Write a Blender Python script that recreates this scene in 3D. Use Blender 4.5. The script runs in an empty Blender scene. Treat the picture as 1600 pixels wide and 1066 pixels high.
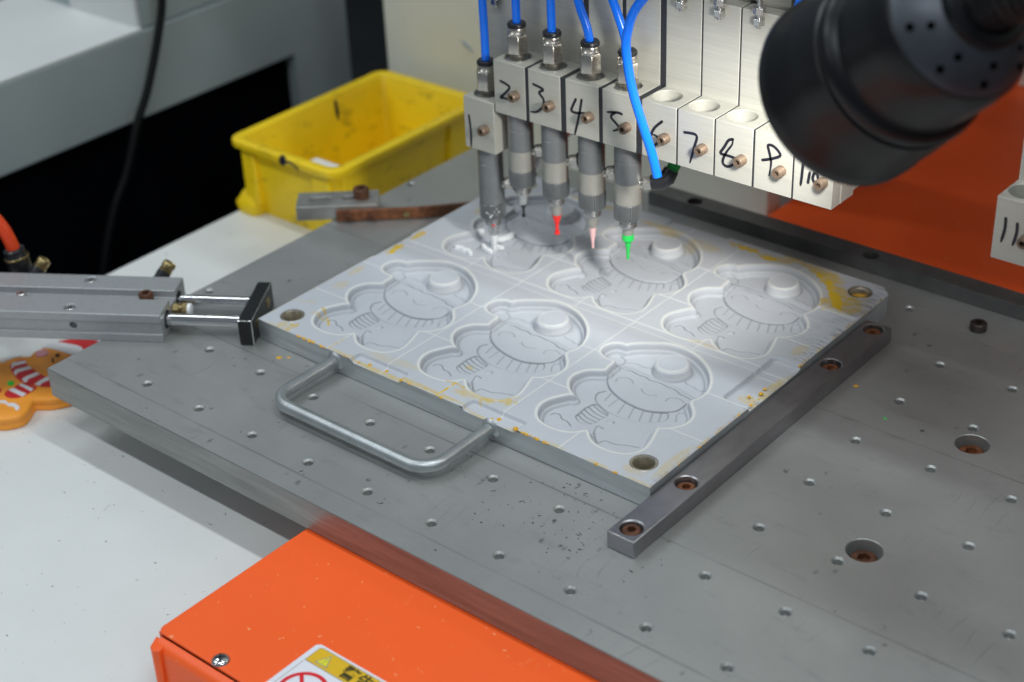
import bpy, bmesh, math, random
import numpy as np
from mathutils import Vector, Matrix
random.seed(7)
rng = np.random.default_rng(7)
sc = bpy.context.scene
COL = sc.collection
MM = 0.001                                   # everything below is written in millimetres
# ------------------------------------------------------------------ camera
cam_d = bpy.data.cameras.new('camera')
cam = bpy.data.objects.new('camera', cam_d); COL.objects.link(cam)
RX = Vector((0.76877158, 0.63841725, -0.03759881)); DN = Vector((0.30165762, -0.41383616, -0.85891927)); FW = Vector((-0.56390862, 0.64897076, -0.51072891))
mw = Matrix((RX, -DN, -FW)).transposed().to_4x4()
mw.translation = Vector((386.938, -541.512, 569.670)) * MM
cam.matrix_world = mw
cam_d.sensor_width = 36.0; cam_d.lens = 2598.1 / 1600 * 36
cam_d.clip_start = 0.05; cam_d.clip_end = 50
cam_d.dof.use_dof = True; cam_d.dof.focus_distance = 1.0; cam_d.dof.aperture_fstop = 5.9; cam_d.dof.aperture_blades = 0
sc.camera = cam
# ------------------------------------------------------------------ world and room lights
w = bpy.data.worlds.new('World'); sc.world = w; w.use_nodes = True
w.node_tree.nodes['Background'].inputs['Color'].default_value = (0.55, 0.62, 0.70, 1)
w.node_tree.nodes['Background'].inputs['Strength'].default_value = 0.24
def area(name, loc, target, sx, sy, watts, col):
    l = bpy.data.lights.new(name, 'AREA'); l.shape = 'RECTANGLE'; l.size = sx * MM; l.size_y = sy * MM; l.energy = watts; l.color = col
    o = bpy.data.objects.new(name, l); COL.objects.link(o); o.location = Vector(loc) * MM
    o.rotation_euler = (Vector(target) - Vector(loc)).to_track_quat('-Z', 'X').to_euler()
    return o
def tube_light(name, loc, watts, length=1200, width=70):
    l = bpy.data.lights.new(name, 'AREA'); l.shape = 'RECTANGLE'; l.size = length * MM; l.size_y = width * MM; l.energy = watts; l.color = (0.90, 0.97, 1.0)
    o = bpy.data.objects.new(name, l); COL.objects.link(o); o.location = Vector(loc) * MM
tube_light('ceiling_or_added_tube_light', (450, -980, 2000), 12)
tube_light('ceiling_or_added_tube_light', (450, 130, 2000), 12)
for tx_, ty_, tw_ in ((-1500, -980, 12), (2400, -980, 11), (-1500, -2300, 9), (-1500, 130, 8)): tube_light('ceiling_or_added_tube_light', (tx_, ty_, 2000), tw_)  # extra tubes added for fill and for highlights on the metal
sc.view_settings.view_transform = 'Standard'; sc.view_settings.look = 'None'
sc.view_settings.exposure = 0.12; sc.view_settings.gamma = 1.0
LAMP_P = Vector((22.4, 132, 257.9)); LAMP_D = Vector((-0.72, 0.30, -0.62)).normalized()
LAMP_W = 5.2

# ------------------------------------------------------------------ materials
def lin(c):
    return tuple(((v / 255) / 12.92 if v / 255 <= 0.04045 else ((v / 255 + 0.055) / 1.055) ** 2.4) for v in c)
class NT:
    def __init__(s, name):
        s.m = bpy.data.materials.new(name); s.m.use_nodes = True; s.t = s.m.node_tree
        s.b = s.t.nodes['Principled BSDF']; s.tc = None
    def n(s, typ, **kw):
        nd = s.t.nodes.new(typ)
        for k, v in kw.items(): setattr(nd, k, v)
        return nd
    def l(s, a, b): s.t.links.new(a, b)
    def co(s):
        if not s.tc: s.tc = s.n('ShaderNodeTexCoord').outputs['Object']
        return s.tc
    def mapp(s, scale):
        mp = s.n('ShaderNodeMapping'); s.l(s.co(), mp.inputs['Vector']); mp.inputs['Scale'].default_value = scale; return mp.outputs[0]
    def noise(s, scale, detail=4, rough=0.6, stretch=None):
        nz = s.n('ShaderNodeTexNoise'); nz.inputs['Scale'].default_value = scale; nz.inputs['Detail'].default_value = detail; nz.inputs['Roughness'].default_value = rough
        s.l(s.mapp(stretch) if stretch else s.co(), nz.inputs['Vector']); return nz.outputs[0]
    def ramp(s, fac, p0, p1, c0=(0, 0, 0, 1), c1=(1, 1, 1, 1)):
        r = s.n('ShaderNodeValToRGB'); r.color_ramp.elements[0].position = p0; r.color_ramp.elements[1].position = p1
        r.color_ramp.elements[0].color = c0; r.color_ramp.elements[1].color = c1
        s.l(fac, r.inputs[0]); return r.outputs[0]
    def mix(s, fac, a, b, mode='MIX'):
        mx = s.n('ShaderNodeMix', data_type='RGBA', blend_type=mode)
        for v, i in ((fac, 0), (a, 6), (b, 7)):
            if hasattr(v, 'links'): s.l(v, mx.inputs[i])
            elif i == 0: mx.inputs[0].default_value = v
            else: mx.inputs[i].default_value = (*v[:3], 1)
        return mx.outputs[2]
    def math(s, op, a, b=None):
        mt = s.n('ShaderNodeMath', operation=op)
        for v, i in ((a, 0), (b, 1)):
            if v is None: continue
            if hasattr(v, 'links'): s.l(v, mt.inputs[i])
            else: mt.inputs[i].default_value = v
        return mt.outputs[0]
    def attr(s, nm): return s.n('ShaderNodeAttribute', attribute_name=nm).outputs['Fac']
    def bump(s, h, strength, dist=0.0005):
        bp = s.n('ShaderNodeBump'); bp.inputs['Strength'].default_value = strength; bp.inputs['Distance'].default_value = dist
        s.l(h, bp.inputs['Height']); s.l(bp.outputs[0], s.b.inputs['Normal'])
    def out(s, col=None, metal=0.0, rough=0.5, **kw):
        for k, v in (('Base Color', col), ('Metallic', metal), ('Roughness', rough)):
            if v is None: continue
            if hasattr(v, 'links'): s.l(v, s.b.inputs[k])
            else: s.b.inputs[k].default_value = (*v[:3], 1) if k == 'Base Color' else v
        for k, v in kw.items(): s.b.inputs[k.replace('_', ' ')].default_value = v
        return s.m
def simple(name, col, metal=0.0, rough=0.5, var=0.12, scale=60, bump=0.0, stretch=None, rvar=0.08, **kw):
    """base colour with slow mottling, roughness variation and an optional fine relief"""
    N = NT(name)
    f = N.noise(scale, 5, 0.65, stretch)
    c = N.mix(N.ramp(f, 0.3, 0.7), tuple(v * (1 - var) for v in col), tuple(min(1, v * (1 + var)) for v in col))
    r = N.math('ADD', N.math('MULTIPLY', N.noise(scale * 2.3, 3), rvar * 2), rough - rvar)
    if bump: N.bump(f, bump)
    return N.out(c, metal, r, **kw)

def steel_plate():
    N = NT('ground_steel_plate')
    base = N.mix(N.ramp(N.noise(7, 6, 0.65), 0.3, 0.72), (0.37, 0.38, 0.375), (0.45, 0.455, 0.445))
    fine = N.ramp(N.noise(900, 2, 0.6, (0.08, 1, 1)), 0.3, 0.7)
    base = N.mix(N.math('MULTIPLY', fine, 0.10), base, (0.20, 0.21, 0.215))
    smear = N.ramp(N.noise(26, 5, 0.7, (1, 2.6, 1)), 0.56, 0.80)
    base = N.mix(N.math('MULTIPLY', smear, 0.5), base, (0.22, 0.22, 0.22))
    patch = N.ramp(N.noise(11, 3, 0.5), 0.47, 0.62)
    sp = N.n('ShaderNodeTexVoronoi'); sp.inputs['Scale'].default_value = 95; N.l(N.mapp((1, 0.6, 1)), sp.inputs['Vector'])
    spk = N.math('MULTIPLY', N.ramp(sp.outputs['Distance'], 0.10, 0.22, (1, 1, 1, 1), (0, 0, 0, 1)), N.ramp(N.noise(140, 2), 0.50, 0.62))
    base = N.mix(N.math('MULTIPLY', N.math('MULTIPLY', spk, patch), 0.85), base, (0.035, 0.032, 0.03))
    # long scratches
    sc1 = N.n('ShaderNodeTexWave'); sc1.inputs['Scale'].default_value = 30; sc1.inputs['Distortion'].default_value = 14; sc1.inputs['Detail'].default_value = 3; sc1.inputs['Detail Scale'].default_value = 0.6
    N.l(N.mapp((1, 0.55, 1)), sc1.inputs['Vector'])
    scr = N.math('MULTIPLY', N.ramp(sc1.outputs[1], 0.0, 0.018, (1, 1, 1, 1), (0, 0, 0, 1)), N.ramp(N.noise(16, 3), 0.55, 0.68))
    base = N.mix(N.math('MULTIPLY', scr, 0.4), base, (0.13, 0.13, 0.135))
    # two lines scribed across the plate
    sep = N.n('ShaderNodeSeparateXYZ'); N.l(N.co(), sep.inputs[0])
    scribe = None
    for y0 in (0.0672, 0.2325, -0.012):
        d = N.math('MULTIPLY', N.math('ABSOLUTE', N.math('SUBTRACT', sep.outputs[1], y0)), 400.0)
        s1 = N.ramp(d, 0.05, 0.42, (1, 1, 1, 1), (0, 0, 0, 1))
        scribe = s1 if scribe is None else N.math('MAXIMUM', scribe, s1)
    scribe = N.math('MULTIPLY', scribe, N.ramp(N.noise(9, 3), 0.36, 0.58))
    base = N.mix(N.math('MULTIPLY', scribe, 0.55), base, (0.12, 0.12, 0.12))
    N.bump(N.noise(1300, 2, 0.5, (0.12, 1, 1)), 0.10, 0.0002)
    r = N.math('ADD', N.math('MULTIPLY', N.noise(14, 5), 0.16), 0.34)
    return N.out(base, 0.62, r)
def mould_mat():
    N = NT('blasted_aluminium_mould')
    base = N.mix(N.ramp(N.noise(18, 6, 0.65), 0.3, 0.7), (0.465, 0.488, 0.53), (0.515, 0.54, 0.582))
    base = N.mix(N.math('MULTIPLY', N.ramp(N.noise(420, 3, 0.7), 0.5, 0.75), 0.12), base, (0.36, 0.37, 0.39))
    y = N.attr('yellow'); d = N.attr('dirt'); p = N.attr('pale')
    yn = N.math('MULTIPLY', y, N.ramp(N.noise(130, 5, 0.7), 0.28, 0.56))
    yc = N.ramp(y, 0.90, 0.97)
    base = N.mix(p, base, (0.74, 0.745, 0.70))
    base = N.mix(yn, base, (0.60, 0.42, 0.05))
    base = N.mix(N.math('MULTIPLY', yc, N.ramp(N.noise(90, 4, 0.6), 0.25, 0.45)), base, (0.70, 0.47, 0.03))
    dn = N.math('MULTIPLY', d, N.ramp(N.noise(650, 3, 0.7, (0.14, 1, 1)), 0.50, 0.68))
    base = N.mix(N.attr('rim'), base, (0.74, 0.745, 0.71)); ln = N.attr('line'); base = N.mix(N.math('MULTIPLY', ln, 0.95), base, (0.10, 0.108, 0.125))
    base = N.mix(dn, base, (0.08, 0.085, 0.10))
    N.bump(N.noise(2200, 2, 0.5), 0.10, 0.0002)
    return N.out(base, 0.0, 0.62, Specular_IOR_Level=0.35)
def sheet(name, col, speck, rough=0.38, **kw):
    N = NT(name)
    c = N.mix(N.ramp(N.noise(9, 5), 0.3, 0.7), tuple(v * 0.93 for v in col), col)
    c = N.mix(N.math('MULTIPLY', N.ramp(N.noise(17, 6, 0.75), 0.60, 0.80), 0.30), c, tuple(v * k for v, k in zip(col, (0.72, 0.76, 0.66))))
    c = N.mix(N.math('MULTIPLY', N.ramp(N.noise(60, 5, 0.8, (1, 0.4, 1)), 0.66, 0.74), 0.35), c, speck)
    sp = N.ramp(N.noise(230, 2, 0.6), 0.715, 0.74)
    c = N.mix(N.math('MULTIPLY', sp, 0.7), c, speck)
    N.bump(N.noise(700, 2), 0.06, 0.0004)
    return N.out(c, 0, N.math('ADD', N.math('MULTIPLY', N.noise(22, 4), 0.2), rough - 0.1), **kw)
def bin_plastic():
    N = NT('yellow_bin_plastic')
    c = N.mix(N.ramp(N.noise(14, 4), 0.3, 0.7), (0.84, 0.57, 0.006), (0.97, 0.69, 0.010))
    dirt = N.ramp(N.noise(42, 5, 0.72, (1, 1, 2.2)), 0.56, 0.74)
    c = N.mix(N.math('MULTIPLY', dirt, 0.75), c, (0.13, 0.085, 0.012))
    return N.out(c, 0, N.math('ADD', N.math('MULTIPLY', N.noise(30, 4), 0.2), 0.32), Subsurface_Weight=0.0)
def rusty(name, a, b):
    N = NT(name)
    c = N.mix(N.ramp(N.noise(180, 6, 0.7), 0.35, 0.65), a, b)
    N.bump(N.noise(500, 4, 0.7), 0.5, 0.0006)
    return N.out(c, 0.35, N.math('ADD', N.math('MULTIPLY', N.noise(200, 3), 0.3), 0.4))
M = {}
M['plate'] = steel_plate()
M['mould'] = mould_mat()
M['mould_side'] = simple('milled_aluminium_side', (0.47, 0.50, 0.51), 0.5, 0.42, 0.22, 35, 0.12, (0.25, 1, 3))
M['bar'] = simple('bright_drawn_steel', (0.31, 0.305, 0.32), 0.85, 0.34, 0.30, 22, 0.05, (1, 0.4, 1))
M['darkbar'] = simple('blackened_steel_rail', (0.15, 0.15, 0.15), 0.7, 0.42, 0.25, 28, 0.05)
M['block'] = simple('clear_anodised_aluminium', (0.49, 0.485, 0.435), 0.35, 0.46, 0.07, 520, 0.10, (0.05, 1, 1.3))
M['seam'] = simple('matte_dark_fill', (0.02, 0.022, 0.027), 0, 0.6)
M['valve'] = simple('grey_anodised_valve', (0.225, 0.235, 0.24), 0.6, 0.32, 0.10, 90)
M['valve2'] = simple('pale_anodised_valve', (0.40, 0.39, 0.35), 0.5, 0.34, 0.10, 90)
M['nickel'] = simple('nickel_plated_brass', (0.55, 0.52, 0.47), 0.95, 0.24, 0.15, 120)
M['zinc'] = simple('zinc_plated_steel', (0.58, 0.58, 0.57), 0.95, 0.26, 0.15, 100)
M['chrome'] = simple('hard_chrome_rod', (0.68, 0.69, 0.70), 1.0, 0.12, 0.04, 60)
M['handle'] = simple('galvanised_handle_rod', (0.42, 0.45, 0.46), 0.8, 0.40, 0.16, 40)
M['brass'] = simple('tarnished_brass', (0.36, 0.28, 0.13), 0.9, 0.32, 0.25, 150)
M['speck'] = simple('oily_brown_speck', (0.085, 0.072, 0.062), 0.1, 0.5, 0.5, 400)
M['screw'] = simple('bronzed_cap_screw', (0.20, 0.145, 0.105), 0.45, 0.40, 0.30, 200)
M['darkscrew'] = simple('dark_oiled_cap_screw', (0.055, 0.045, 0.04), 0.55, 0.38, 0.3, 160)
M['rust'] = rusty('rusty_steel', (0.11, 0.04, 0.018), (0.30, 0.115, 0.05))
M['rustdark'] = rusty('dark_rusty_steel', (0.07, 0.03, 0.018), (0.17, 0.07, 0.035))
M['bushing'] = simple('hardened_steel_bushing', (0.50, 0.46, 0.37), 0.85, 0.30, 0.2, 100)
M['black'] = simple('black_moulded_plastic', (0.012, 0.013, 0.016), 0, 0.34, 0.2, 50)
M['lampblack'] = simple('satin_black_lamp_plastic', (0.0045, 0.005, 0.0065), 0, 0.33, 0.15, 40, rvar=0.04, Specular_IOR_Level=0.30)
M['lampcap'] = simple('dark_anodised_lamp_cap', (0.055, 0.062, 0.075), 0.55, 0.40, 0.12, 40, rvar=0.05)
M['hole'] = simple('deep_black_hole', (0.001, 0.001, 0.001), 0, 0.9, 0.1, 40, Specular_IOR_Level=0.0)
M['blackpaint'] = simple('chipped_black_paint', (0.010, 0.010, 0.011), 0, 0.30, 0.3, 100, 0.2)
M['hose_blue'] = simple('blue_polyurethane_hose', (0.004, 0.17, 0.90), 0, 0.22, 0.05, 20, rvar=0.03)
M['hose_red'] = simple('orange_red_hose', (0.85, 0.07, 0.015), 0, 0.25, 0.05, 20)
M['hose_green'] = simple('green_hose', (0.01, 0.33, 0.06), 0, 0.3, 0.05, 20)
M['hose_pink'] = simple('pale_pink_hose', (0.8, 0.5, 0.5), 0, 0.3, 0.05, 20)
M['cable'] = simple('black_cable_sheath', (0.004, 0.005, 0.006), 0, 0.5, Specular_IOR_Level=0.2)
M['ink_white'] = simple('white_liquid_ink', (0.88, 0.90, 0.92), 0, 0.22, 0.02, 60)
M['ink_red'] = simple('red_liquid_ink', (0.85, 0.025, 0.02), 0, 0.25, 0.06, 60)
M['ink_black'] = simple('black_liquid_ink', (0.012, 0.012, 0.014), 0, 0.2, 0.02, 60)
M['ink_pink'] = simple('pink_liquid_ink', (0.86, 0.52, 0.52), 0, 0.3, 0.05, 60)
M['ink_green'] = simple('green_liquid_ink', (0.02, 0.62, 0.10), 0, 0.25, 0.06, 60)
M['ink_orange'] = simple('dried_orange_ink', (0.74, 0.40, 0.03), 0, 0.45, 0.2, 200, 0.3)
M['marker'] = simple('black_marker_ink', (0.010, 0.010, 0.018), 0, 0.4, 0.2, 300)
M['orange'] = sheet('orange_powder_coat', (1.0, 0.125, 0.016), (0.95, 0.45, 0.2), 0.42)
M['table'] = sheet('white_powder_coat', (0.72, 0.735, 0.725), (0.12, 0.12, 0.11), 0.40)
M['cream'] = simple('cream_machine_paint', (0.80, 0.81, 0.72), 0, 0.42, 0.06, 8, 0.03)
M['greypaint'] = simple('grey_machine_paint', (0.33, 0.385, 0.395), 0, 0.45, 0.06, 6, 0.03)
M['palepaint'] = simple('pale_grey_machine_paint', (0.62, 0.64, 0.63), 0, 0.45, 0.05, 6)
M['teal'] = simple('dark_teal_paint', (0.020, 0.036, 0.042), 0, 0.6, 0.1, 6)
M['void'] = simple('shade_black', (0.0025, 0.003, 0.0045), 0, 0.95, 0.1, 10, Specular_IOR_Level=0.0)  # flat black standing in for an unlit opening
M['floor'] = simple('dark_workshop_floor', (0.02, 0.022, 0.024), 0, 0.7, 0.2, 3)
M['cyl'] = simple('hard_anodised_cylinder', (0.40, 0.41, 0.42), 0.55, 0.46, 0.06, 300, 0.04)
M['slotbar'] = simple('sawn_aluminium_bar', (0.40, 0.40, 0.38), 0.7, 0.42, 0.2, 60, 0.05)
M['toy_orange'] = simple('soft_orange_rubber', (0.95, 0.36, 0.04), 0, 0.42, 0.05, 40, 0.02)
M['toy_red'] = simple('soft_red_rubber', (0.62, 0.02, 0.025), 0, 0.42, 0.05, 40)
M['toy_white'] = simple('soft_white_rubber', (0.80, 0.80, 0.82), 0, 0.42, 0.03, 40)
M['toy_pink'] = simple('soft_pink_rubber', (0.82, 0.36, 0.42), 0, 0.42, 0.03, 40)
M['toy_black'] = simple('soft_black_rubber', (0.012, 0.01, 0.01), 0, 0.4, 0.03, 40)
M['toy_green'] = simple('soft_green_rubber', (0.03, 0.62, 0.05), 0, 0.4, 0.03, 40)
M['st_white'] = simple('sticker_white', (0.76, 0.77, 0.83), 0, 0.3, 0.03, 40)
M['st_yellow'] = simple('sticker_yellow', (0.74, 0.46, 0.02), 0, 0.3, 0.04, 40)
M['st_lemon'] = simple('sticker_lemon', (0.74, 0.70, 0.02), 0, 0.3, 0.04, 40)
M['st_ink'] = simple('sticker_black', (0.05, 0.045, 0.01), 0, 0.35, 0.1, 90)
M['st_red'] = simple('sticker_red', (0.70, 0.02, 0.03), 0, 0.3, 0.04, 40)
M['st_grey'] = simple('sticker_grey_line', (0.32, 0.30, 0.26), 0, 0.3, 0.04, 40)
N = NT('lamp_led_glass'); N.b.inputs['Emission Color'].default_value = (1, 0.97, 0.9, 1); N.b.inputs['Emission Strength'].default_value = 6.0
M['led'] = N.out((0.8, 0.8, 0.8), 0, 0.2)

# ------------------------------------------------------------------ mesh helpers
class B:
    """collects shapes (millimetres) into one bmesh"""
    def __init__(s): s.bm = bmesh.new()
    def face(s, pts):
        return s.bm.faces.new([s.bm.verts.new(Vector(p)) for p in pts])
    def box(s, x0, x1, y0, y1, z0, z1, T=None):
        vs = [s.bm.verts.new(Vector((x, y, z))) for z in (z0, z1) for y in (y0, y1) for x in (x0, x1)]
        if T: 
            for v in vs: v.co = T @ v.co
        for f in ((0, 2, 3, 1), (4, 5, 7, 6), (0, 1, 5, 4), (1, 3, 7, 5), (3, 2, 6, 7), (2, 0, 4, 6)): s.bm.faces.new([vs[i] for i in f])
        return s
    def lathe(s, prof, o=(0, 0, 0), d=(0, 0, 1), seg=32, phase=0.0):
        """prof: (radius, distance along d); ends at radius 0 close the shape"""
        o = Vector(o); d = Vector(d).normalized()
        a = d.orthogonal().normalized(); b = d.cross(a)
        rings = []
        for r, t in prof:
            c = o + d * t
            if r <= 1e-6: rings.append([s.bm.verts.new(c)])
            else: rings.append([s.bm.verts.new(c + (a * math.cos(q) + b * math.sin(q)) * r) for q in (2 * math.pi * k / seg + phase for k in range(seg))])
        for r0, r1 in zip(rings, rings[1:]):
            for k in range(seg):
                k2 = (k + 1) % seg
                if len(r0) == 1 and len(r1) == 1: continue
                if len(r0) == 1: s.bm.faces.new((r0[0], r1[k2], r1[k]))
                elif len(r1) == 1: s.bm.faces.new((r0[k], r0[k2], r1[0]))
                else: s.bm.faces.new((r0[k], r0[k2], r1[k2], r1[k]))
        return s
    def cyl(s, o, d, r, h, seg=24, r2=None, phase=0.0, ch=0.0):
        r2 = r if r2 is None else r2
        if ch: return s.lathe([(0, 0), (r - ch, 0), (r, ch), (r2, h - ch), (r2 - ch, h), (0, h)], o, d, seg, phase)
        return s.lathe([(0, 0), (r, 0), (r2, h), (0, h)], o, d, seg, phase)
    def tube(s, pts, r, seg=14, caps=True):
        pts = [Vector(p) for p in pts]; n = len(pts); prev = None; rings = []
        for i, p in enumerate(pts):
            t = (pts[min(i + 1, n - 1)] - pts[max(i - 1, 0)]).normalized()
            a = t.orthogonal().normalized() if prev is None else (prev - t * prev.dot(t)).normalized()
            prev = a; b = t.cross(a); rr = r[i] if isinstance(r, (list, tuple)) else r
            rings.append([s.bm.verts.new(p + (a * math.cos(q) + b * math.sin(q)) * rr) for q in (2 * math.pi * k / seg for k in range(seg))])
        for r0, r1 in zip(rings, rings[1:]):
            for k in range(seg): s.bm.faces.new((r0[k], r0[(k + 1) % seg], r1[(k + 1) % seg], r1[k]))
        if caps: s.bm.faces.new(rings[0][::-1]); s.bm.faces.new(rings[-1])
        return s
    def prism(s, poly, z0, z1, T=None):
        A = sum(p[0] * q[1] - q[0] * p[1] for p, q in zip(poly, poly[1:] + poly[:1]))
        if A < 0: poly = poly[::-1]
        lo = [s.bm.verts.new(Vector((p[0], p[1], z0))) for p in poly]; hi = [s.bm.verts.new(Vector((p[0], p[1], z1))) for p in poly]
        if T:
            for v in lo + hi: v.co = T @ v.co
        s.bm.faces.new(lo[::-1]); s.bm.faces.new(hi); n = len(poly)
        for k in range(n): s.bm.faces.new((lo[k], lo[(k + 1) % n], hi[(k + 1) % n], hi[k]))
        return s
    def ribbon(s, pts, width, z0, z1, T=None, taper=True):
        """flat stroke with rounded ends in the local xy plane"""
        pts = [Vector((p[0], p[1], 0)) for p in pts]; L = []; Rr = []
        n = len(pts)
        for i, p in enumerate(pts):
            t = (pts[min(i + 1, n - 1)] - pts[max(i - 1, 0)]).normalized(); nn = Vector((-t.y, t.x, 0))
            wd = width[i] if isinstance(width, (list, tuple)) else width
            L.append(p + nn * wd / 2); Rr.append(p - nn * wd / 2)
        w0 = (width[0] if isinstance(width, (list, tuple)) else width) / 2; w1 = (width[-1] if isinstance(width, (list, tuple)) else width) / 2
        t0 = (pts[1] - pts[0]).normalized(); t1 = (pts[-1] - pts[-2]).normalized()
        rows = [(pts[0] - t0 * w0 * 0.8 + (L[0] - pts[0]) * 0.5, pts[0] - t0 * w0 * 0.8 + (Rr[0] - pts[0]) * 0.5)] + list(zip(L, Rr)) + [(pts[-1] + t1 * w1 * 0.8 + (L[-1] - pts[-1]) * 0.5, pts[-1] + t1 * w1 * 0.8 + (Rr[-1] - pts[-1]) * 0.5)]
        vv = []
        for a, b in rows:
            q = [s.bm.verts.new(Vector((v.x, v.y, z))) for v, z in ((a, z0), (b, z0), (b, z1), (a, z1))]
            if T:
                for v in q: v.co = T @ v.co
            vv.append(q)
        for q, r in zip(vv, vv[1:]):
            for k in range(4): s.bm.faces.new((q[k], q[(k + 1) % 4], r[(k + 1) % 4], r[k]))
        s.bm.faces.new(vv[0][::-1]); s.bm.faces.new(vv[-1])
        return s
    def xf(s, T):
        for v in s.bm.verts: v.co = T @ v.co
        return s
def smooth_line(pts, n=6, closed=False):
    """Catmull-Rom through 2d or 3d points"""
    P = [np.array(p, float) for p in pts]; N_ = len(P); out = []
    rngk = range(N_) if closed else range(N_ - 1)
    for i in rngk:
        if closed: p0, p1, p2, p3 = P[i - 1], P[i], P[(i + 1) % N_], P[(i + 2) % N_]
        else: p0, p1, p2, p3 = P[max(i - 1, 0)], P[i], P[i + 1], P[min(i + 2, N_ - 1)]
        for k in range(n):
            t = k / n
            out.append(tuple(0.5 * ((2 * p1) + (-p0 + p2) * t + (2 * p0 - 5 * p1 + 4 * p2 - p3) * t * t + (-p0 + 3 * p1 - 3 * p2 + p3) * t ** 3)))
    if not closed: out.append(tuple(P[-1]))
    return out
def finish(me, angle=35):
    me.polygons.foreach_set('use_smooth', [True] * len(me.polygons)); me.set_sharp_from_angle(angle=math.radians(angle)); me.update()
def obj(name, b, mat, parent=None, bevel=0.0, angle=35, seg=2):
    bmesh.ops.scale(b.bm, vec=(MM, MM, MM), verts=b.bm.verts)
    bmesh.ops.recalc_face_normals(b.bm, faces=b.bm.faces)
    me = bpy.data.meshes.new(name); b.bm.to_mesh(me); b.bm.free()
    me.materials.append(M[mat] if isinstance(mat, str) else mat); finish(me, angle)
    o = bpy.data.objects.new(name, me); COL.objects.link(o)
    if parent: o.parent = parent
    if bevel:
        md = o.modifiers.new('bevel', 'BEVEL'); md.width = bevel * MM; md.segments = seg; md.limit_method = 'ANGLE'; md.angle_limit = math.radians(40)
    return o
def cut(o, b, angle=35):
    """carve the closed shapes in b out of o"""
    bmesh.ops.scale(b.bm, vec=(MM, MM, MM), verts=b.bm.verts); bmesh.ops.recalc_face_normals(b.bm, faces=b.bm.faces)
    me = bpy.data.meshes.new('cutter'); b.bm.to_mesh(me); b.bm.free()
    c = bpy.data.objects.new('cutter', me); COL.objects.link(c)
    keep = [(m.width, m.segments) for m in o.modifiers if m.type == 'BEVEL']
    o.modifiers.clear()
    md = o.modifiers.new('cut', 'BOOLEAN'); md.object = c; md.operation = 'DIFFERENCE'; md.solver = 'EXACT'
    par = o.parent; o.parent = None; loc = o.location.copy(); o.location = (0, 0, 0)
    bpy.context.view_layer.update()
    nm = bpy.data.meshes.new_from_object(o.evaluated_get(bpy.context.evaluated_depsgraph_get()))
    o.modifiers.clear(); old = o.data; o.data = nm; nm.name = old.name; o.parent = par; o.location = loc
    bpy.data.objects.remove(c); finish(nm, angle)
    for wd, sg in keep:
        md = o.modifiers.new('bevel', 'BEVEL'); md.width = wd; md.segments = sg; md.limit_method = 'ANGLE'; md.angle_limit = math.radians(40)
    return o
def tag(o, label=None, cat=None, group=None, kind=None):
    for k, v in (('label', label), ('category', cat), ('group', group), ('kind', kind)):
        if v: o[k] = v
    return o
def thing(name, label, cat, loc=(0, 0, 0), rz=0.0, group=None):
    o = bpy.data.objects.new(name, None); COL.objects.link(o); o.empty_display_size = 0.01
    o.location = Vector(loc) * MM; o.rotation_euler = (0, 0, rz)
    return tag(o, label, cat, group)
def child(parent, src, loc=None):
    o = src.copy(); COL.objects.link(o); o.parent = parent
    if loc is not None: o.location = Vector(loc) * MM
    for ch in src.children: child(o, ch)
    return o
def struct(name, b, mat, bevel=0.0): return tag(obj(name, b, mat, None, bevel), kind='structure')
def cap_screw(parent, loc, d=(0, 0, 1), r=5.0, h=5.0, mat='screw', name='cap_screw', seg=28):
    """socket head screw, origin at the seat of the head, head along d"""
    d = Vector(d).normalized()
    b = B().lathe([(0, h * 0.45), (r * 0.50, h * 0.45), (r * 0.50, h), (r * 0.86, h), (r, h * 0.88), (r, 0), (0, 0)], (0, 0, 0), d, seg)
    for v in b.bm.verts:      # hexagon socket
        q = v.co - d * v.co.dot(d)
        if 0.45 * r < q.length < 0.55 * r:
            a = d.orthogonal().normalized(); ang = math.atan2(q.dot(d.cross(a)), q.dot(a)) % (math.pi / 3) - math.pi / 6
            v.co = v.co - q + q * (0.9 / math.cos(ang))
    o = obj(name, b, mat, parent, 0, 40); o.location = Vector(loc) * MM
    return o
def sstep(a, b, x):
    t = np.clip((x - a) / (b - a), 0, 1); return t * t * (3 - 2 * t)

# ------------------------------------------------------------------ setting
struct('floor', B().box(-4000, 3000, -3000, 4000, -830, -800), 'floor')
tb = struct('tabletop', B().box(-643, 420, -900, 1300, -90, -60), 'table', 2.0)
struct('back_wall', B().box(-4000, 3000, 2600, 2640, -800, 2200), 'teal')

# ------------------------------------------------------------------ work plate
PY = 53.643
plate = thing('work_plate', 'large grey steel work plate full of tapped holes on the orange machine', 'plate', (0, 0, 0))
pl = obj('plate', B().box(-471, 330, -28, 421, -22, 0), 'plate', plate)
holes = [(50.0 * a, PY * b) for a in range(-8, 5) for b in range(0, 8) if not (-382 < 50 * a < -58 and 84 < PY * b < 367) and 50 * a < 200 and not (a == -1 and b < 7 and b > 0 and b != 7) ]
holes += [(-462.9, 107.8), (-464.8, 323.7)]
holes = [h for h in holes if not (abs(h[0]) < 3 and abs(h[1] - 7 * PY) < 3)]
cb = B()
for x, y in holes:
    cb.lathe([(0, -5.5), (2.8, -5.5), (2.8, -1.2), (4.0, 0.1), (0, 0.2)], (x + random.uniform(-.4, .4), y + random.uniform(-.4, .4), 0), (0, 0, 1), 20)
for x, y in ((57.1, 124.0), (57.2, 252.0)): cb.lathe([(0, -11), (10.2, -11), (10.2, -0.5), (10.8, 0.2), (0, 0.2)], (x, y, 0), (0, 0, 1), 36)
cut(pl, cb)
M['plate_edge'] = simple('ground_plate_edge', (0.27, 0.275, 0.265), 0.6, 0.40, 0.25, 40, 0.06, (0.3, 1, 4))
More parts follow.
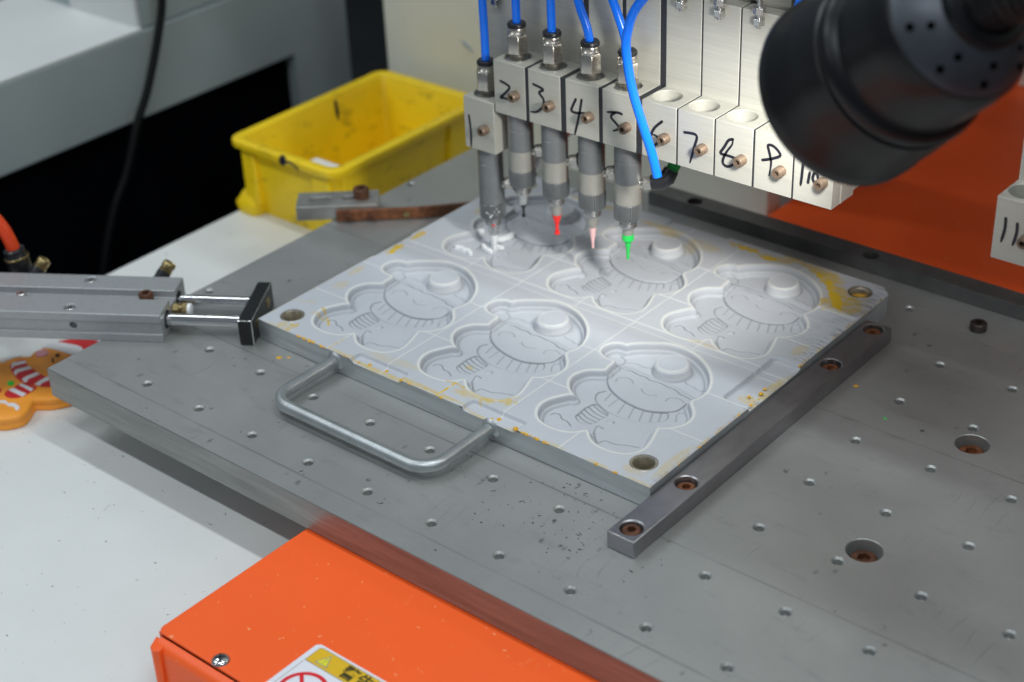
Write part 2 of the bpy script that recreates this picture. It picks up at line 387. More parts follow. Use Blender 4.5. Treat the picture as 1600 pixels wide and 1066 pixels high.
pl.data.materials.append(M['plate_edge'])
for f_ in pl.data.polygons:
    if f_.normal.y < -0.9 and f_.center.y < -0.0275 or f_.normal.x < -0.9 and f_.center.x < -0.4705: f_.material_index = 1
pl.modifiers.new('bevel', 'BEVEL').width = 0.0006
pl.modifiers['bevel'].limit_method = 'ANGLE'; pl.modifiers['bevel'].angle_limit = math.radians(60)
for i, (x, y) in enumerate(((57.1, 124.0), (57.2, 252.0))):
    cap_screw(plate, (x, y, -10.9), (0, 0, 1), 7.6, 6.0, 'rust' if i else 'rustdark')
cap_screw(plate, (-0.6, 376.8, 0.1), (0, 0, 1), 5.6, 5.6, 'darkscrew')
# spilt ink on the plate
for x, y, r, m in ((-30.3, 268, 1.7, 'ink_orange'), (2.5, 245.3, 0.8, 'ink_green'), (1.5, 246.6, 0.5, 'ink_green'), (3.6, 246.4, 0.5, 'ink_green'), (-354, 74, 2.0, 'ink_orange'), (-349, 78, 1.2, 'ink_orange')):
    obj('ink_drop', B().lathe([(0, 0.02), (r, 0.02), (r * 0.7, 0.3), (0, 0.4)], (x, y, 0), (0, 0, 1), 10), m, plate)

bsp = B()
for k in range(150):
    if k < 105: x, y = random.gauss(-98, 34), random.gauss(46, 26)
    elif k < 130: x, y = random.uniform(-30, 120), random.uniform(40, 180)
    else: x, y = random.uniform(-380, -120), random.uniform(-20, 78)
    if y > 82 or y < -26 or (-60 < x < -36 and y > 38) or (x > -60 and y > 300): continue
    a_ = random.uniform(-0.5, 1.2); l_ = random.uniform(0.25, 1.1) * random.choice((0.5, 0.8, 1, 1.7)); w_ = random.uniform(0.2, 0.65)
    ca, sa = math.cos(a_), math.sin(a_)
    pts_ = [(x + l_ * math.cos(t) * ca * random.uniform(.7, 1.1) - w_ * math.sin(t) * sa, y + l_ * math.cos(t) * sa + w_ * math.sin(t) * ca * random.uniform(.7, 1.1)) for t in np.linspace(0, 2 * math.pi, 7)[:-1]]
    bsp.prism(pts_, 0.02, 0.12)
tag(obj('dark_specks', bsp, 'speck', plate), kind='stuff')
# ------------------------------------------------------------------ guide bars
gb = thing('guide_bar', 'bright steel guide bar with four screw pockets along the right side of the mould', 'guide bar', (-48, 42, 0))
g = obj('bar', B().box(-9.3, 9.3, 0, 286.5, 0.05, 11), 'bar', gb, 0.9)
ys = (10.5, 63.5, 224.0, 278.0)
cb = B()
for y in ys: cb.lathe([(0, 3.2), (6.6, 3.2), (6.6, 10.4), (7.2, 11.3), (0, 11.3)], (0, y, 0), (0, 0, 1), 32)
cut(g, cb)
for y, m, h in zip(ys, ('rustdark', 'rust', 'rust', 'rust'), (6.8, 5.0, 5.0, 5.5)): cap_screw(gb, (0, y, 3.2), (0, 0, 1), 5.4, h, m)
rb = thing('rear_rail', 'dark steel rail bolted along the back edge of the work plate', 'rail', (0, 404, 0))
g = obj('rail', B().box(-289, 330, 0, 16.4, 0.05, 11), 'darkbar', rb, 0.5)
cb = B()
for x in (-250, -100, 50, 200): cb.lathe([(0, 3), (6, 3), (6, 10.8), (6.4, 11.3), (0, 11.3)], (x, 6.5, 0), (0, 0, 1), 28)
cut(g, cb)
for x in (-250, -100, 50, 200): cap_screw(rb, (x, 6.5, 3.0), (0, 0, 1), 5.0, 4.5, 'darkscrew')

# ------------------------------------------------------------------ mould plate (milled height field)
OUT = [(-47.4,76.4),(-49.5,81.6),(-48.2,87.5),(-44.4,90.9),(-39.2,91.8),(-37.4,94.9),(-32.7,99.4),(-26.7,103.8),(-20.4,107.7),(-13.0,110.0),(-4.9,109.7),(3.1,107.8),(11.2,103.9),(18.6,98.6),(24.6,92.4),(29.2,85.3),(32.4,77.4),(33.0,71.7),(32.4,67.2),(30.9,63.1),(31.6,60.0),(34.7,56.8),(39.0,52.1),(41.9,46.4),(42.2,39.8),(39.8,34.2),(35.9,29.4),(31.8,26.3),(33.2,20.7),(36.0,12.4),(37.6,4.3),(36.1,-1.5),(32.3,-6.2),(25.6,-8.8),(19.0,-9.5),(11.8,-8.4),(6.1,-5.1),(0.0,0.0),(-3.6,-3.7),(-7.3,-7.4),(-13.1,-9.7),(-20.4,-10.3),(-28.0,-9.1),(-33.2,-6.1),(-37.2,-1.1),(-39.5,5.2),(-39.0,11.6),(-36.0,17.9),(-32.5,23.5),(-29.9,25.4),(-36.4,29.9),(-41.4,35.6),(-43.7,42.3),(-42.7,48.4),(-39.7,53.4),(-35.3,56.6),(-31.6,59.8),(-32.1,64.7),(-32.4,69.5),(-33.6,72.6),(-37.8,72.9),(-42.3,73.5)]
G = dict(
 face=[[(-31.5,75.0),(-31.9,71.0),(-31.6,65.2),(-29.3,58.4),(-24.9,53.2),(-18.2,48.8),(-8.9,45.3),(1.1,43.6),(9.7,43.8),(16.5,46.3),(22.4,50.2),(26.4,55.2),(26.8,64.5)]],
 scarf=[[(-22.8,47.5),(-24.9,42.8),(-23.2,37.9),(-19.6,34.4),(-12.8,31.3),(-4.7,29.2),(3.1,29.0),(10.8,30.4),(17.3,33.2),(22.9,37.4),(26.0,42.0),(25.9,45.9),(23.0,49.7)]],
 ribs=[[(-16.7,38.6),(-18.4,47.6)],[(-11.0,35.6),(-11.2,44.6)],[(-1.9,32.3),(-4.7,43.3)],[(6.6,31.6),(2.6,43.1)],[(13.7,33.0),(9.6,42.8)],[(19.6,36.0),(15.4,44.9)],[(23.7,39.0),(19.9,47.4)]],
 tail=[[(-9.5,10.9),(-14.1,10.4),(-19.6,13.3),(-20.3,17.7),(-20.7,25.5),(-18.3,31.9),(-10.2,29.2),(-5.5,26.7),(-6.0,19.3),(-7.0,13.3),(-9.5,10.9)]],
 tribs=[[(-20.4,16.5),(-13.6,13.6),(-7.2,13.3)],[(-20.6,20.0),(-13.8,17.2),(-6.6,16.6)],[(-20.7,23.5),(-14,20.9),(-6.2,20.0)],[(-20.4,27.2),(-13.5,24.4),(-6.2,23.4)],[(-19,30.4),(-12.3,27.8),(-6,26.4)]],
 arm=[[(-33.3,5.7),(-32.4,8.8),(-28.7,9.1),(-24.9,6.4),(-20.6,6.0),(-15.8,3.3)]],
 leg=[[(0.3,4.5),(-2.1,10.5),(-1.3,13.1),(1.5,12.6)],[(0.5,5.7),(4.6,1.0),(8.5,-1.3),(9.8,2.6),(13.5,3.5),(17.7,3.6),(22.9,6.5),(28.8,8.6),(30.7,9.1)]],
 butt=[[(-1.3,20.3),(-0.5,22.9),(2.5,22.7),(3.2,20.9)]],
 mouth=[[(-5.7,62.1),(-2.6,59.6),(2.1,58.9),(6.9,61.4)]],
 cheek=[[(-23.6,59.4),(-25.0,63.3),(-21.8,66.5),(-17.6,67.0),(-13.4,64.2)],[(14.7,59.6),(14.4,63.1),(17.1,65.5),(20.9,66.2),(24.5,64.8)]],
 hat=[[(-33.0,75.4),(-27.9,74.9),(-23.6,76.2),(-17.6,75.1),(-12,75.5),(-7.8,74.2),(-1.4,75.2),(5.1,74.3),(11.4,74.1),(17.8,71.7),(22,71.5),(30.5,69.0)]],
 hat2=[[(-40.0,87.2),(-36.4,86.2),(-34.2,83.3),(-34.0,76)],[(10.2,87.0),(13.2,85.4),(17.9,85.2),(21.5,83.6),(25,83.6),(31.2,80.6)],[(-34.0,83.6),(-27.9,86.4),(-21.3,86.4),(-16.5,87.6),(-13,87.2)]],
 arm2=[[(32.5,44.9),(29.2,50.3),(28.8,54.0),(31.4,54.9)]])
DOTS = [(-7.2,68.8),(8.7,68.9),(-31.1,53.9)]
BOSS = (-2.8, 91.4)
STEP = 0.4
GX0, GX1, GY0, GY1 = -383.0, -58.2, 84.0, 367.2        # mould outline
NX = int(round((GX1 - GX0) / STEP)); NY = int(round((GY1 - GY0) / STEP))
def seg_dist(X, Y, pts, closed=False):
    D = np.full(X.shape, 1e9); P = np.array(pts, float)
    Q = np.vstack([P, P[:1]]) if closed else P
    for a, b in zip(Q[:-1], Q[1:]):
        ab = b - a; L2 = ab @ ab + 1e-12
        t = np.clip(((X - a[0]) * ab[0] + (Y - a[1]) * ab[1]) / L2, 0, 1)
        D = np.minimum(D, np.hypot(X - a[0] - t * ab[0], Y - a[1] - t * ab[1]))
    return D
def inside(X, Y, pts):
    P = np.array(pts, float); I = np.zeros(X.shape, bool)
    for (x0, y0), (x1, y1) in zip(P, np.roll(P, -1, 0)):
        c = ((y0 > Y) != (y1 > Y)); I ^= c & (X < (x1 - x0) * (Y - y0) / (y1 - y0 + 1e-12) + x0)
    return I
# local tile round the figure; its nodes fall on the mould grid
TI0, TJ0 = -135, -40
TNX, TNY = 260, 330
REFX, REFY = -121.8, 109.6           # notch of the figure nearest the camera
fx = round((REFX - GX0) / STEP); fy = round((REFY - GY0) / STEP)
tx = (np.arange(TNX + 1) + TI0) * STEP; ty = (np.arange(TNY + 1) + TJ0) * STEP
LX, LY = np.meshgrid(tx, ty, indexing='ij')
ol = smooth_line(OUT, 4, True)
d0 = seg_dist(LX, LY, ol, True); ins = inside(LX, LY, ol); sd = np.where(ins, d0, -d0)
def tile_height():
    H = np.full(LX.shape, 16.0)
    H -= 0.35 * sstep(-1.2, 0.1, sd)                      # broken edge
    H -= 3.4 * sstep(0.0, 0.8, sd)                        # wall
    H -= 0.4 * sstep(0.8, 2.4, sd)                        # ledge
    H -= 1.5 * sstep(2.4, 3.2, sd)                        # second wall
    hatp = [(-33, 75.4)] + G['hat'][0][1:] + [(40, 66), (40, 120), (-60, 120), (-60, 66), (-36, 70)]
    inhat = inside(LX, LY, hatp); dh = seg_dist(LX, LY, G['hat'][0]); sh = np.where(inhat, dh, -dh)
    H -= 1.3 * sstep(0.0, 6.0, sh) * sstep(2.5, 5.5, sd)
    facep = smooth_line(G['face'][0], 4) + [(30, 69.5), (-33, 75)]
    inf = inside(LX, LY, facep); df = seg_dist(LX, LY, facep, True); sf = np.where(inf, df, -df)
    H += 0.5 * sstep(-0.2, 0.5, sf) * (sd > 1.2)
    scp = smooth_line(G['scarf'][0], 4) + [tuple(p) for p in G['face'][0][::-1] if -26 < p[0] < 24 and p[1] < 55]
    ns = inside(LX, LY, scp); dsx = seg_dist(LX, LY, scp, True); ss = np.where(ns, dsx, -dsx)
    H -= 0.55 * sstep(-0.2, 0.5, ss) * (sd > 1.2)
    tl = smooth_line(G['tail'][0][:-1], 4, True)
    nt = inside(LX, LY, tl); dt = seg_dist(LX, LY, tl, True); st = np.where(nt, dt, -dt)
    H -= 0.55 * sstep(-0.2, 0.5, st) * (sd > 1.2)
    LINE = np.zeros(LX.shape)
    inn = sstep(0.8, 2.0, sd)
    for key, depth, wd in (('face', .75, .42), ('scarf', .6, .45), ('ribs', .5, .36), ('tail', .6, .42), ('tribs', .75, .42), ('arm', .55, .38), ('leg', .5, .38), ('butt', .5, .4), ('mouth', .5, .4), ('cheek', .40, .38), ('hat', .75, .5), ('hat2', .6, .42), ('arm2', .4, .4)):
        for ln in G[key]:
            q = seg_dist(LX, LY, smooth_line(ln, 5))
            H -= depth * np.exp(-(q / wd) ** 2) * inn; LINE = np.maximum(LINE, {'face': .8, 'hat': .9, 'tribs': .8, 'tail': .7, 'scarf': .65, 'arm': .8, 'leg': .7}.get(key, .5) * np.exp(-(q / 0.42) ** 2) * inn)  # crease shade painted into the colour along the engraved grooves
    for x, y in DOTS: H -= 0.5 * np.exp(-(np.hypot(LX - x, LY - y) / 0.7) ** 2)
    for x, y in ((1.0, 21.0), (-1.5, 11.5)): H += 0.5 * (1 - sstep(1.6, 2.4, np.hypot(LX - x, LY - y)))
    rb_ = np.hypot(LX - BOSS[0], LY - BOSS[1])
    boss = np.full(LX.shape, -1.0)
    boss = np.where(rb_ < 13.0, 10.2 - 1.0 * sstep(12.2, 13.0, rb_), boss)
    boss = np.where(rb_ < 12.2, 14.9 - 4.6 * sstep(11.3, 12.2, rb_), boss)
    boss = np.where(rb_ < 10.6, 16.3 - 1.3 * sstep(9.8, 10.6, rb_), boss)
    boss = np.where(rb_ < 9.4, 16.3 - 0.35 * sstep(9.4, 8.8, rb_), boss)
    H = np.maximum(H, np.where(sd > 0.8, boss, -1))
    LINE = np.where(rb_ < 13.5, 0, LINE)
    LINE = np.maximum(LINE, np.where(sd > 0.8, 0.40 * np.exp(-((rb_ - 12.8) / 0.5) ** 2), 0))  # painted shade ring at the foot of the boss
    LINE = np.maximum(LINE, np.where(rb_ > 13, 0.34 * np.exp(-((sd - 1.0) / 0.5) ** 2) + 0.22 * np.exp(-((sd - 3.3) / 0.5) ** 2), 0))  # occlusion shade painted into the colour at the feet of the walls
    LINE = np.maximum(LINE, -0.9 * np.exp(-((rb_ - 9.9) / 0.55) ** 2)) if False else LINE
    return H, LINE
TH, TLINE = tile_height()
tmask = (sd[:-1, :-1] > -1.1) & (sd[1:, 1:] > -1.1) & (sd[1:, :-1] > -1.1) & (sd[:-1, 1:] > -1.1)
gx = GX0 + np.arange(NX + 1) * STEP; gy = GY0 + np.arange(NY + 1) * STEP
X, Y = np.meshgrid(gx, gy, indexing='ij')
H = np.full(X.shape, 16.0)
pale = np.zeros(X.shape); yel = np.zeros(X.shape); dirt = np.zeros(X.shape); line = np.zeros(X.shape); rim = np.zeros(X.shape)
# vent lines scored between the cavities
dl = np.full(X.shape, 1e9)
for pts in ([(-270.2, 84), (-270.2, 367)], [(-174.5, 84), (-174.5, 367)], [(-316, 84), (-315.4, 367)], [(-220.3, 84), (-219.8, 367)], [(-124, 84), (-123.6, 367)],
            [(-383, 137.2), (-58, 139.4)], [(-383, 185), (-58, 185)], [(-383, 268.5), (-58, 269)], [(-383, 316.2), (-58, 316)], [(-383, 221.0), (-58, 223.5)], [(-383, 228.5), (-58, 230.4)]):
    dl = np.minimum(dl, seg_dist(X, Y, pts))
H -= 0.30 * np.exp(-(dl / 0.45) ** 2); pale = np.maximum(pale, 0.62 * np.exp(-(dl / 0.5) ** 2))
H -= 0.25 * sstep(-0.5, 0.5, 3.2 - np.abs(Y - 225.5 - 0.006 * (X + 220)))
# milled pockets along the edges
def pocket(x0, x1, y0, y1, dep, r=3.0):
    global H
    qx = np.maximum(np.maximum(x0 - X, X - x1), 0); qy = np.maximum(np.maximum(y0 - Y, Y - y1), 0)
    d = np.hypot(np.maximum(np.maximum(x0 + r - X, X - x1 + r), 0), np.maximum(np.maximum(y0 + r - Y, Y - y1 + r), 0)) - r
    H -= dep * (1 - sstep(-0.8, 0.3, d))
pocket(-295.5, -251.5, 78, 93.0, 2.6); pocket(-199.5, -155.5, 78, 94.0, 2.6)
pocket(-77.5, -50, 186, 246.0, 3.2, 4.0); pocket(-400, -378, 196, 238, 1.0); pocket(-240, -190, 356, 380, 1.5)
pocket(-330, -290, 358.5, 380, 1.5)
H -= 0.6 * sstep(1.1, 0.2, np.minimum.reduce([X - GX0, GX1 - X, Y - GY0, GY1 - Y]) )
# figures
FIG = [(-2, 0), (-1, 0), (0, 0), (-2, 1), (-1, 1), (0, 1)]
PX_, PY_ = 242, 330                                        # pitch of the cavities in grid cells
cell_used = np.zeros((NX, NY), bool)
ring = np.zeros(X.shape)
for i, j in FIG:
    a = fx + i * PX_ + TI0; b_ = fy + j * PY_ + TJ0
    sl = (slice(a, a + TNX + 1), slice(b_, b_ + TNY + 1))
    ok = sd > -1.7
    lim = (slice(0, H[sl].shape[0]), slice(0, H[sl].shape[1]))
    ok = ok[lim]
    sub = H[sl]; sub[ok] = TH[lim][ok]
    sp_ = pale[sl]; sp_[ok] = 0; sl_ = line[sl]; sl_[ok] = TLINE[lim][ok]; rm_ = rim[sl]; rm_[ok] = (0.7 * np.exp(-((np.hypot(LX - BOSS[0], LY - BOSS[1]) - 10.0) / 0.55) ** 2) + 0.35 * np.exp(-((np.hypot(LX - BOSS[0], LY - BOSS[1]) - 12.0) / 0.4) ** 2))[lim][ok]  # rim paints a pale highlight along the boss edges
    m = tmask[:min(TNX, NX - a), :min(TNY, NY - b_)]
    cell_used[a:a + m.shape[0], b_:b_ + m.shape[1]] |= m
    q = np.exp(-((sd[lim] + 1.3) / 0.9) ** 2) * 0.55
    ring[sl] = np.maximum(ring[sl], q)
pale = np.maximum(pale, ring * 1.5)  # lip highlight painted into the colour round each cavity
# stains
def blob(cx, cy, rx, ry, rot=0, amt=1.0):
    c, s_ = math.cos(rot), math.sin(rot); u = ((X - cx) * c + (Y - cy) * s_) / rx; v = (-(X - cx) * s_ + (Y - cy) * c) / ry
    return amt * (1 - sstep(0.55, 1.0, np.hypot(u, v)))
wob = 3.0 * np.sin(X * 0.31 + 1.2 * np.sin(Y * 0.23)) * 0.4
for args in ((-72, 329, 12, 15, 0.5, .8), (-87, 342, 8, 13, 0.9, 0.85), (-97, 349, 3.0, 17, 0.85, 1.0), (-101, 357, 7, 14, 1.2, 0.8), (-83, 334, 3.5, 18, 0.75, 1.0), (-150, 356, 9, 4, 0.2, 1.0), (-147, 358, 18, 5, 0.1, .7), (-116, 362, 14, 4, .1, .6),
             (-376, 212, 5, 12, 0, .55), (-377, 238, 4, 10, 0, .9), (-355, 113, 7, 2.2, 0.5, .45), (-363, 88, 5, 5, 0, .5), (-370, 150, 6, 9, 0, .35), (-376, 172, 4, 10, 0, .4), (-372, 120, 10, 2, 0.5, .35),
             (-270, 98, 26, 5, 0.1, .30), (-205, 97, 14, 5, .2, .55), (-190, 103, 22, 4, 0.6, .35), (-60, 216, 5, 22, 0, .55), (-66, 197, 8, 6, 0, .5), (-75, 92, 10, 5, 0, .35), (-62, 112, 4, 24, 0, .35), (-250, 86, 70, 2.2, 0, .7), (-68, 262, 6, 10, 0, .35),
             (-200, 345, 20, 8, 0, .35), (-300, 355, 30, 5, 0, .6), (-240, 352, 25, 4, 0, .5), (-365, 300, 8, 14, 0, .4), (-232, 128, 4, 3, 0, .5), (-124, 232, 16, 3, 0, .35)):
    yel = np.maximum(yel, blob(*args) * 1.0)
def streak(pts, wd, amt):
    wv = wd * (1 + 0.45 * np.sin(X * 0.9 + 2 * np.sin(Y * 0.6)))
    return amt * (1 - sstep(0.6, 1.0, seg_dist(X, Y, smooth_line(pts, 4)) / wv))
for args in (([(-140, 365.5), (-124, 363), (-114, 358), (-101.5, 350)], 3.2, 0.85), ([(-112, 356.5), (-101.5, 349.0), (-92.5, 341.5), (-86.2, 333), (-76, 322.5)], 2.6, 1.0), ([(-74, 336), (-80, 331), (-84, 326)], 9.5, 0.88), ([(-108, 359), (-98, 354.5)], 6.5, 0.85),
             ([(-176, 359), (-164, 359.6)], 3.2, 1.0), ([(-184, 360), (-172, 360)], 3.0, 0.8), ([(-376, 208), (-377.5, 218)], 3.6, 1.0), ([(-191.8, 98.1), (-186, 103), (-179, 105)], 4.5, 0.75), ([(-220.5, 84.5), (-220.0, 101)], 0.9, 1.0), ([(-316, 84.5), (-315.6, 100)], 0.8, 0.75), ([(-212, 100.5), (-220, 101.5), (-226, 100)], 0.9, 0.9), ([(-357, 120), (-350, 117), (-344, 112)], 1.0, 0.85), ([(-355, 86), (-356, 92)], 3.0, 0.8)):
    yel = np.maximum(yel, streak(*args))
edge = np.minimum.reduce([X - GX0, GX1 - X, Y - GY0])
yel = np.maximum(yel, 0.5 * (edge < 1.6) * (0.5 + 0.5 * np.sin(X * .21 + Y * .33)))
dirt = np.maximum(dirt, np.clip(1 - (GX1 - X) / 16, 0, 1) * (Y > 250) * 0.95)
dirt = np.maximum(dirt, np.clip(1 - (GX1 - X) / 36, 0, 1) * (np.abs(Y - 290) < 26) * 0.55)
dirt = np.maximum(dirt, 0.4 * (np.clip(1 - (GX1 - X) / 5, 0, 1)))
BUSH = [(-366.3, 100.4), (-74.9, 101.3), (-75.1, 350.2), (-366.3, 350.2)]
CH = 9.0
def grid_mesh(name, cells, i0=0, j0=0, ox=0.0, oy=0.0):
    """mesh from the chosen cells of the height field"""
    ci, cj = np.nonzero(cells); ci = ci + i0; cj = cj + j0
    W = NY + 1
    q = np.stack([ci * W + cj, (ci + 1) * W + cj, (ci + 1) * W + cj + 1, ci * W + cj + 1], 1)
    u, inv = np.unique(q, return_inverse=True); inv = inv.reshape(-1)
    co = np.stack([X.ravel()[u] - ox, Y.ravel()[u] - oy, H.ravel()[u]], 1) * MM
    me = bpy.data.meshes.new(name)
    me.vertices.add(len(u)); me.vertices.foreach_set('co', co.astype(np.float32).ravel())
    nf = len(ci); me.loops.add(nf * 4); me.loops.foreach_set('vertex_index', inv.astype(np.int32))
    me.polygons.add(nf); me.polygons.foreach_set('loop_start', np.arange(0, nf * 4, 4, dtype=np.int32))
    me.polygons.foreach_set('use_smooth', np.ones(nf, bool))
    me.update(calc_edges=True)
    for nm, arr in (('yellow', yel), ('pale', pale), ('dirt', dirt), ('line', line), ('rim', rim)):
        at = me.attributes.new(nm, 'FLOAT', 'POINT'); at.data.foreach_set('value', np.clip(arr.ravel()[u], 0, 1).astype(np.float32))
    me.materials.append(M['mould'])
    return me
mo = thing('mould_plate', 'pale grey mould plate milled with six gingerbread figure cavities lying on the steel plate', 'mould', (-220, 225, 0))
MOX, MOY = -220.0, 225.0
XC = (X[:-1, :-1] + X[1:, 1:]) / 2; YC = (Y[:-1, :-1] + Y[1:, 1:]) / 2
keep = ~cell_used & ((GX1 - XC) + (GY1 - YC) > CH)
for bx_, by_ in BUSH: keep &= np.hypot(XC - bx_, YC - by_) > 8.4
o = bpy.data.objects.new('top_face', grid_mesh('top_face', keep, 0, 0, MOX, MOY)); COL.objects.link(o); o.parent = mo
# one mesh per cavity because the stains differ
for n_, (i, j) in enumerate(FIG):
    a = fx + i * PX_ + TI0; b_ = fy + j * PY_ + TJ0
    m = np.zeros((NX, NY), bool); mm_ = tmask[:min(TNX, NX - a), :min(TNY, NY - b_)]; m[a:a + mm_.shape[0], b_:b_ + mm_.shape[1]] = mm_
    o = bpy.data.objects.new('figure_cavity', grid_mesh('figure_cavity', m, 0, 0, MOX, MOY)); COL.objects.link(o); o.parent = mo
T_ = Matrix.Translation(Vector((-MOX, -MOY, 0)))
poly = [(GX0 + .05, GY0 + .05), (GX1 - .05, GY0 + .05), (GX1 - .05, GY1 - CH), (GX1 - CH, GY1 - .05), (GX0 + .05, GY1 - .05)]
# sides only (the milled faces above form the top)
bb = B(); top = []
def side(p, q, n=90):
    for k in range(n):
        a = (p[0] + (q[0] - p[0]) * k / n, p[1] + (q[1] - p[1]) * k / n); c = (p[0] + (q[0] - p[0]) * (k + 1) / n, p[1] + (q[1] - p[1]) * (k + 1) / n)
        def hh(t):
            ii = int(np.clip(round((t[0] - GX0) / STEP), 0, NX)); jj = int(np.clip(round((t[1] - GY0) / STEP), 0, NY)); return H[ii, jj]
        bb.face([(a[0], a[1], 0.3), (c[0], c[1], 0.3), (c[0], c[1], hh(c)), (a[0], a[1], hh(a))])
for p, q in zip(poly, poly[1:] + poly[:1]): side(p, q)
bmesh.ops.remove_doubles(bb.bm, verts=bb.bm.verts, dist=0.01)
obj('mould_side', bb.xf(T_), 'mould_side', mo, 0, 30)
for bx_, by_ in BUSH:
    o = obj('bushing', B().lathe([(5.9, 1), (5.9, 14.6), (6.7, 15.9), (8.3, 16.15), (8.7, 15.75), (8.7, 1.0), (6.0, 1.0)], (bx_, by_, 0), (0, 0, 1), 40).xf(T_), 'bushing', mo)
obj('ink_plug', B().cyl((-75.1, 350.2, 1), (0, 0, 1), 5.85, 10.5, 24).xf(T_), 'ink_orange', mo)
# lifting handle
hp = []
for k in range(0, 2): hp += [(-310, 84.5 - 40 * k, 8)]
hp = [(-310.0, 84.4, 8.4), (-310, 60, 8.3), (-310, 44, 8.2)] + [(-310 + 15 - 15 * math.cos(t), 42 - 15 * math.sin(t), 8.2) for t in np.linspace(0.1, math.pi / 2, 8)] + [(-280, 27, 8.2), (-245, 27, 8.2), (-210, 27, 8.2)] + [(-177 - 15 + 15 * math.sin(t), 42 - 15 * math.cos(t), 8.2) for t in np.linspace(0.0, math.pi / 2, 9)] + [(-177, 58, 8.3), (-177, 84.4, 8.4)]
hd = obj('handle', B().tube(hp, 4.2, 20).xf(T_), 'handle', mo)
for x in (-310, -177): obj('weld', B().lathe([(0, 0), (6.8, 0.0), (5.8, 1.2), (4.4, 2.2), (0, 2.3)], (x, 84.1, 8.4), (0, -1, 0), 22).xf(T_), 'handle', hd)
# dried ink along the edges
bo = B()
def lump(x, y, z, r):
    k = 6; t = random.random() * 6
    bo.lathe([(0, -0.2), (r, -0.15), (r * 0.75, 0.35 * r), (0, 0.5 * r)], (x, y, z), (0.0, 0.0, 1), 7, t)
for x0, x1, n_ in ((-346, -318, 26), (-302, -298, 4), (-222, -214, 4), (-163, -122, 24), (-104, -70, 7), (-256, -240, 5)):
    for k in range(n_): lump(random.uniform(x0, x1), 84 + random.expovariate(0.9) * random.choice((1, 1, .3)), 15.3, random.uniform(0.5, 1.5))
for y0, y1, n_ in ((110, 176, 26), (246, 252, 8), (188, 198, 4)):
    for k in range(n_): lump(-58.6 - random.expovariate(1.3), random.uniform(y0, y1), 15.3, random.uniform(0.4, 1.1))
for x, y, z, r in ((-282, 88, 13.3, 1.6), (-268, 89, 13.3, 1.5), (-174, 89, 13.3, 1.7), (-178, 87, 13.3, 1.0), (-290, 86, 13.3, 1.2), (-60, 249, 14.6, 2.2), (-62, 206, 14.1, 1.6), (-66, 199, 14.1, 1.2), (-63, 212, 14.1, 1.3), (-376, 243, 15.2, 2.2), (-372, 240, 15.3, 1.6)): lump(x, y, z, r)
tag(obj('dried_ink', bo.xf(T_), 'ink_orange', mo), kind='stuff')
# freshly dispensed white strokes
for pts, wd in (([(-347.8, 247.2), (-344.5, 248.4), (-340.5, 247.4), (-337, 248.0), (-332.5, 245.2)], 3.0), ([(-331.2, 274.8), (-328.2, 280.5), (-327.4, 286.4)], 4.2), ([(-333.1, 260.3), (-328.6, 257.6), (-323, 256.8)], 3.4), ([(-330.0, 266.9), (-325, 265.0), (-320, 266.4)], 2.6), ([(-352.6, 275.0), (-349, 278)], 3.0)):
    obj('ink_stroke', B().ribbon(smooth_line(pts, 4), wd, 9.5, 12.6).xf(T_), 'ink_white', mo, 0.4)

# ------------------------------------------------------------------ dispensing heads
T_front = Matrix.Rotation(math.radians(90), 4, 'X')      # local xy plane -> the xz plane of a block's front
STROKES = {
 '1': [[(-328.0,119.7),(-327.2,111.5),(-327.0,104),(-327.4,96.6)]],
 '2': [[(-298.0,151.8),(-292.6,150.6),(-290.2,148.6),(-294.5,143.6),(-298.5,139.9),(-294.4,140.2),(-287.8,138.9)]],
 '3': [[(-269.5,156.1),(-261.3,154.2),(-264.6,151.1),(-261.1,147.0),(-262.4,141.4),(-267.4,137.0),(-272.5,135.8)]],
 '4': [[(-234.1,153.8),(-236.5,149),(-237.9,144.9),(-233.9,144.3),(-227.2,146.0)], [(-229.4,154.4),(-231.2,145.2),(-233.5,136),(-235.6,128.6)]],
 '5': [[(-197.3,152.2),(-200.7,152.5),(-208.9,150.9)], [(-202.8,152.0),(-205.9,148.3),(-200.8,144.0),(-199.9,141.6),(-204.2,139.0)]],
 '6': [[(-166.1,154.9),(-171.5,149.6),(-174.3,144.4),(-174.6,140),(-172.2,137.2),(-169.3,140.3),(-170.3,143.9),(-173.6,144.2)]],
 '7': [[(-149.4,151.8),(-140.4,151.9),(-142.0,143.1),(-144.8,132.5)]],
 '8': [[(-113.9,156.0),(-117.0,154.6),(-119.9,149.5),(-122.5,144.9),(-119.0,144.4),(-114.3,144.3),(-110.4,143.2),(-114.9,138.2),(-118.8,137.2),(-120.8,139.9),(-118.3,146.4),(-114.4,152.5),(-114.0,156.3)]],
 '9': [[(-92.7,147.9),(-85.1,151.0),(-80.5,154.4),(-84.9,158.6),(-89.2,158.4),(-87.9,153.4),(-86.6,147.5),(-87.6,139.0)]],
 '10': [[(-64.9,152.6),(-65.3,144.4),(-65.8,138.6)], [(-60.9,141.6),(-60.0,148.6)], [(-57.0,149.0),(-57.9,145.0),(-55.7,142.2),(-54.0,143.9),(-55.0,148.2),(-57.0,149.0)]],
 '11': [[(62.5,154.0),(62.7,147.4),(61.4,139.4)], [(69.4,152.7),(69.6,146.8),(68.2,139.1)]]}
CENT = {'1': -318.9, '2': -290.2, '3': -260.4, '4': -229.2, '5': -199.5, '6': -168.6, '7': -141.0, '8': -113.2, '9': -85.2, '10': -57.6, '11': 69.6}
WID = {'1': 27.0, '2': 27.0, '3': 26.8, '4': 26.8, '5': 26.4, '6': 26.2, '7': 26.6, '8': 26.8, '9': 26.4, '10': 26.4, '11': 26.6}
DROP = {'1': 32.5}
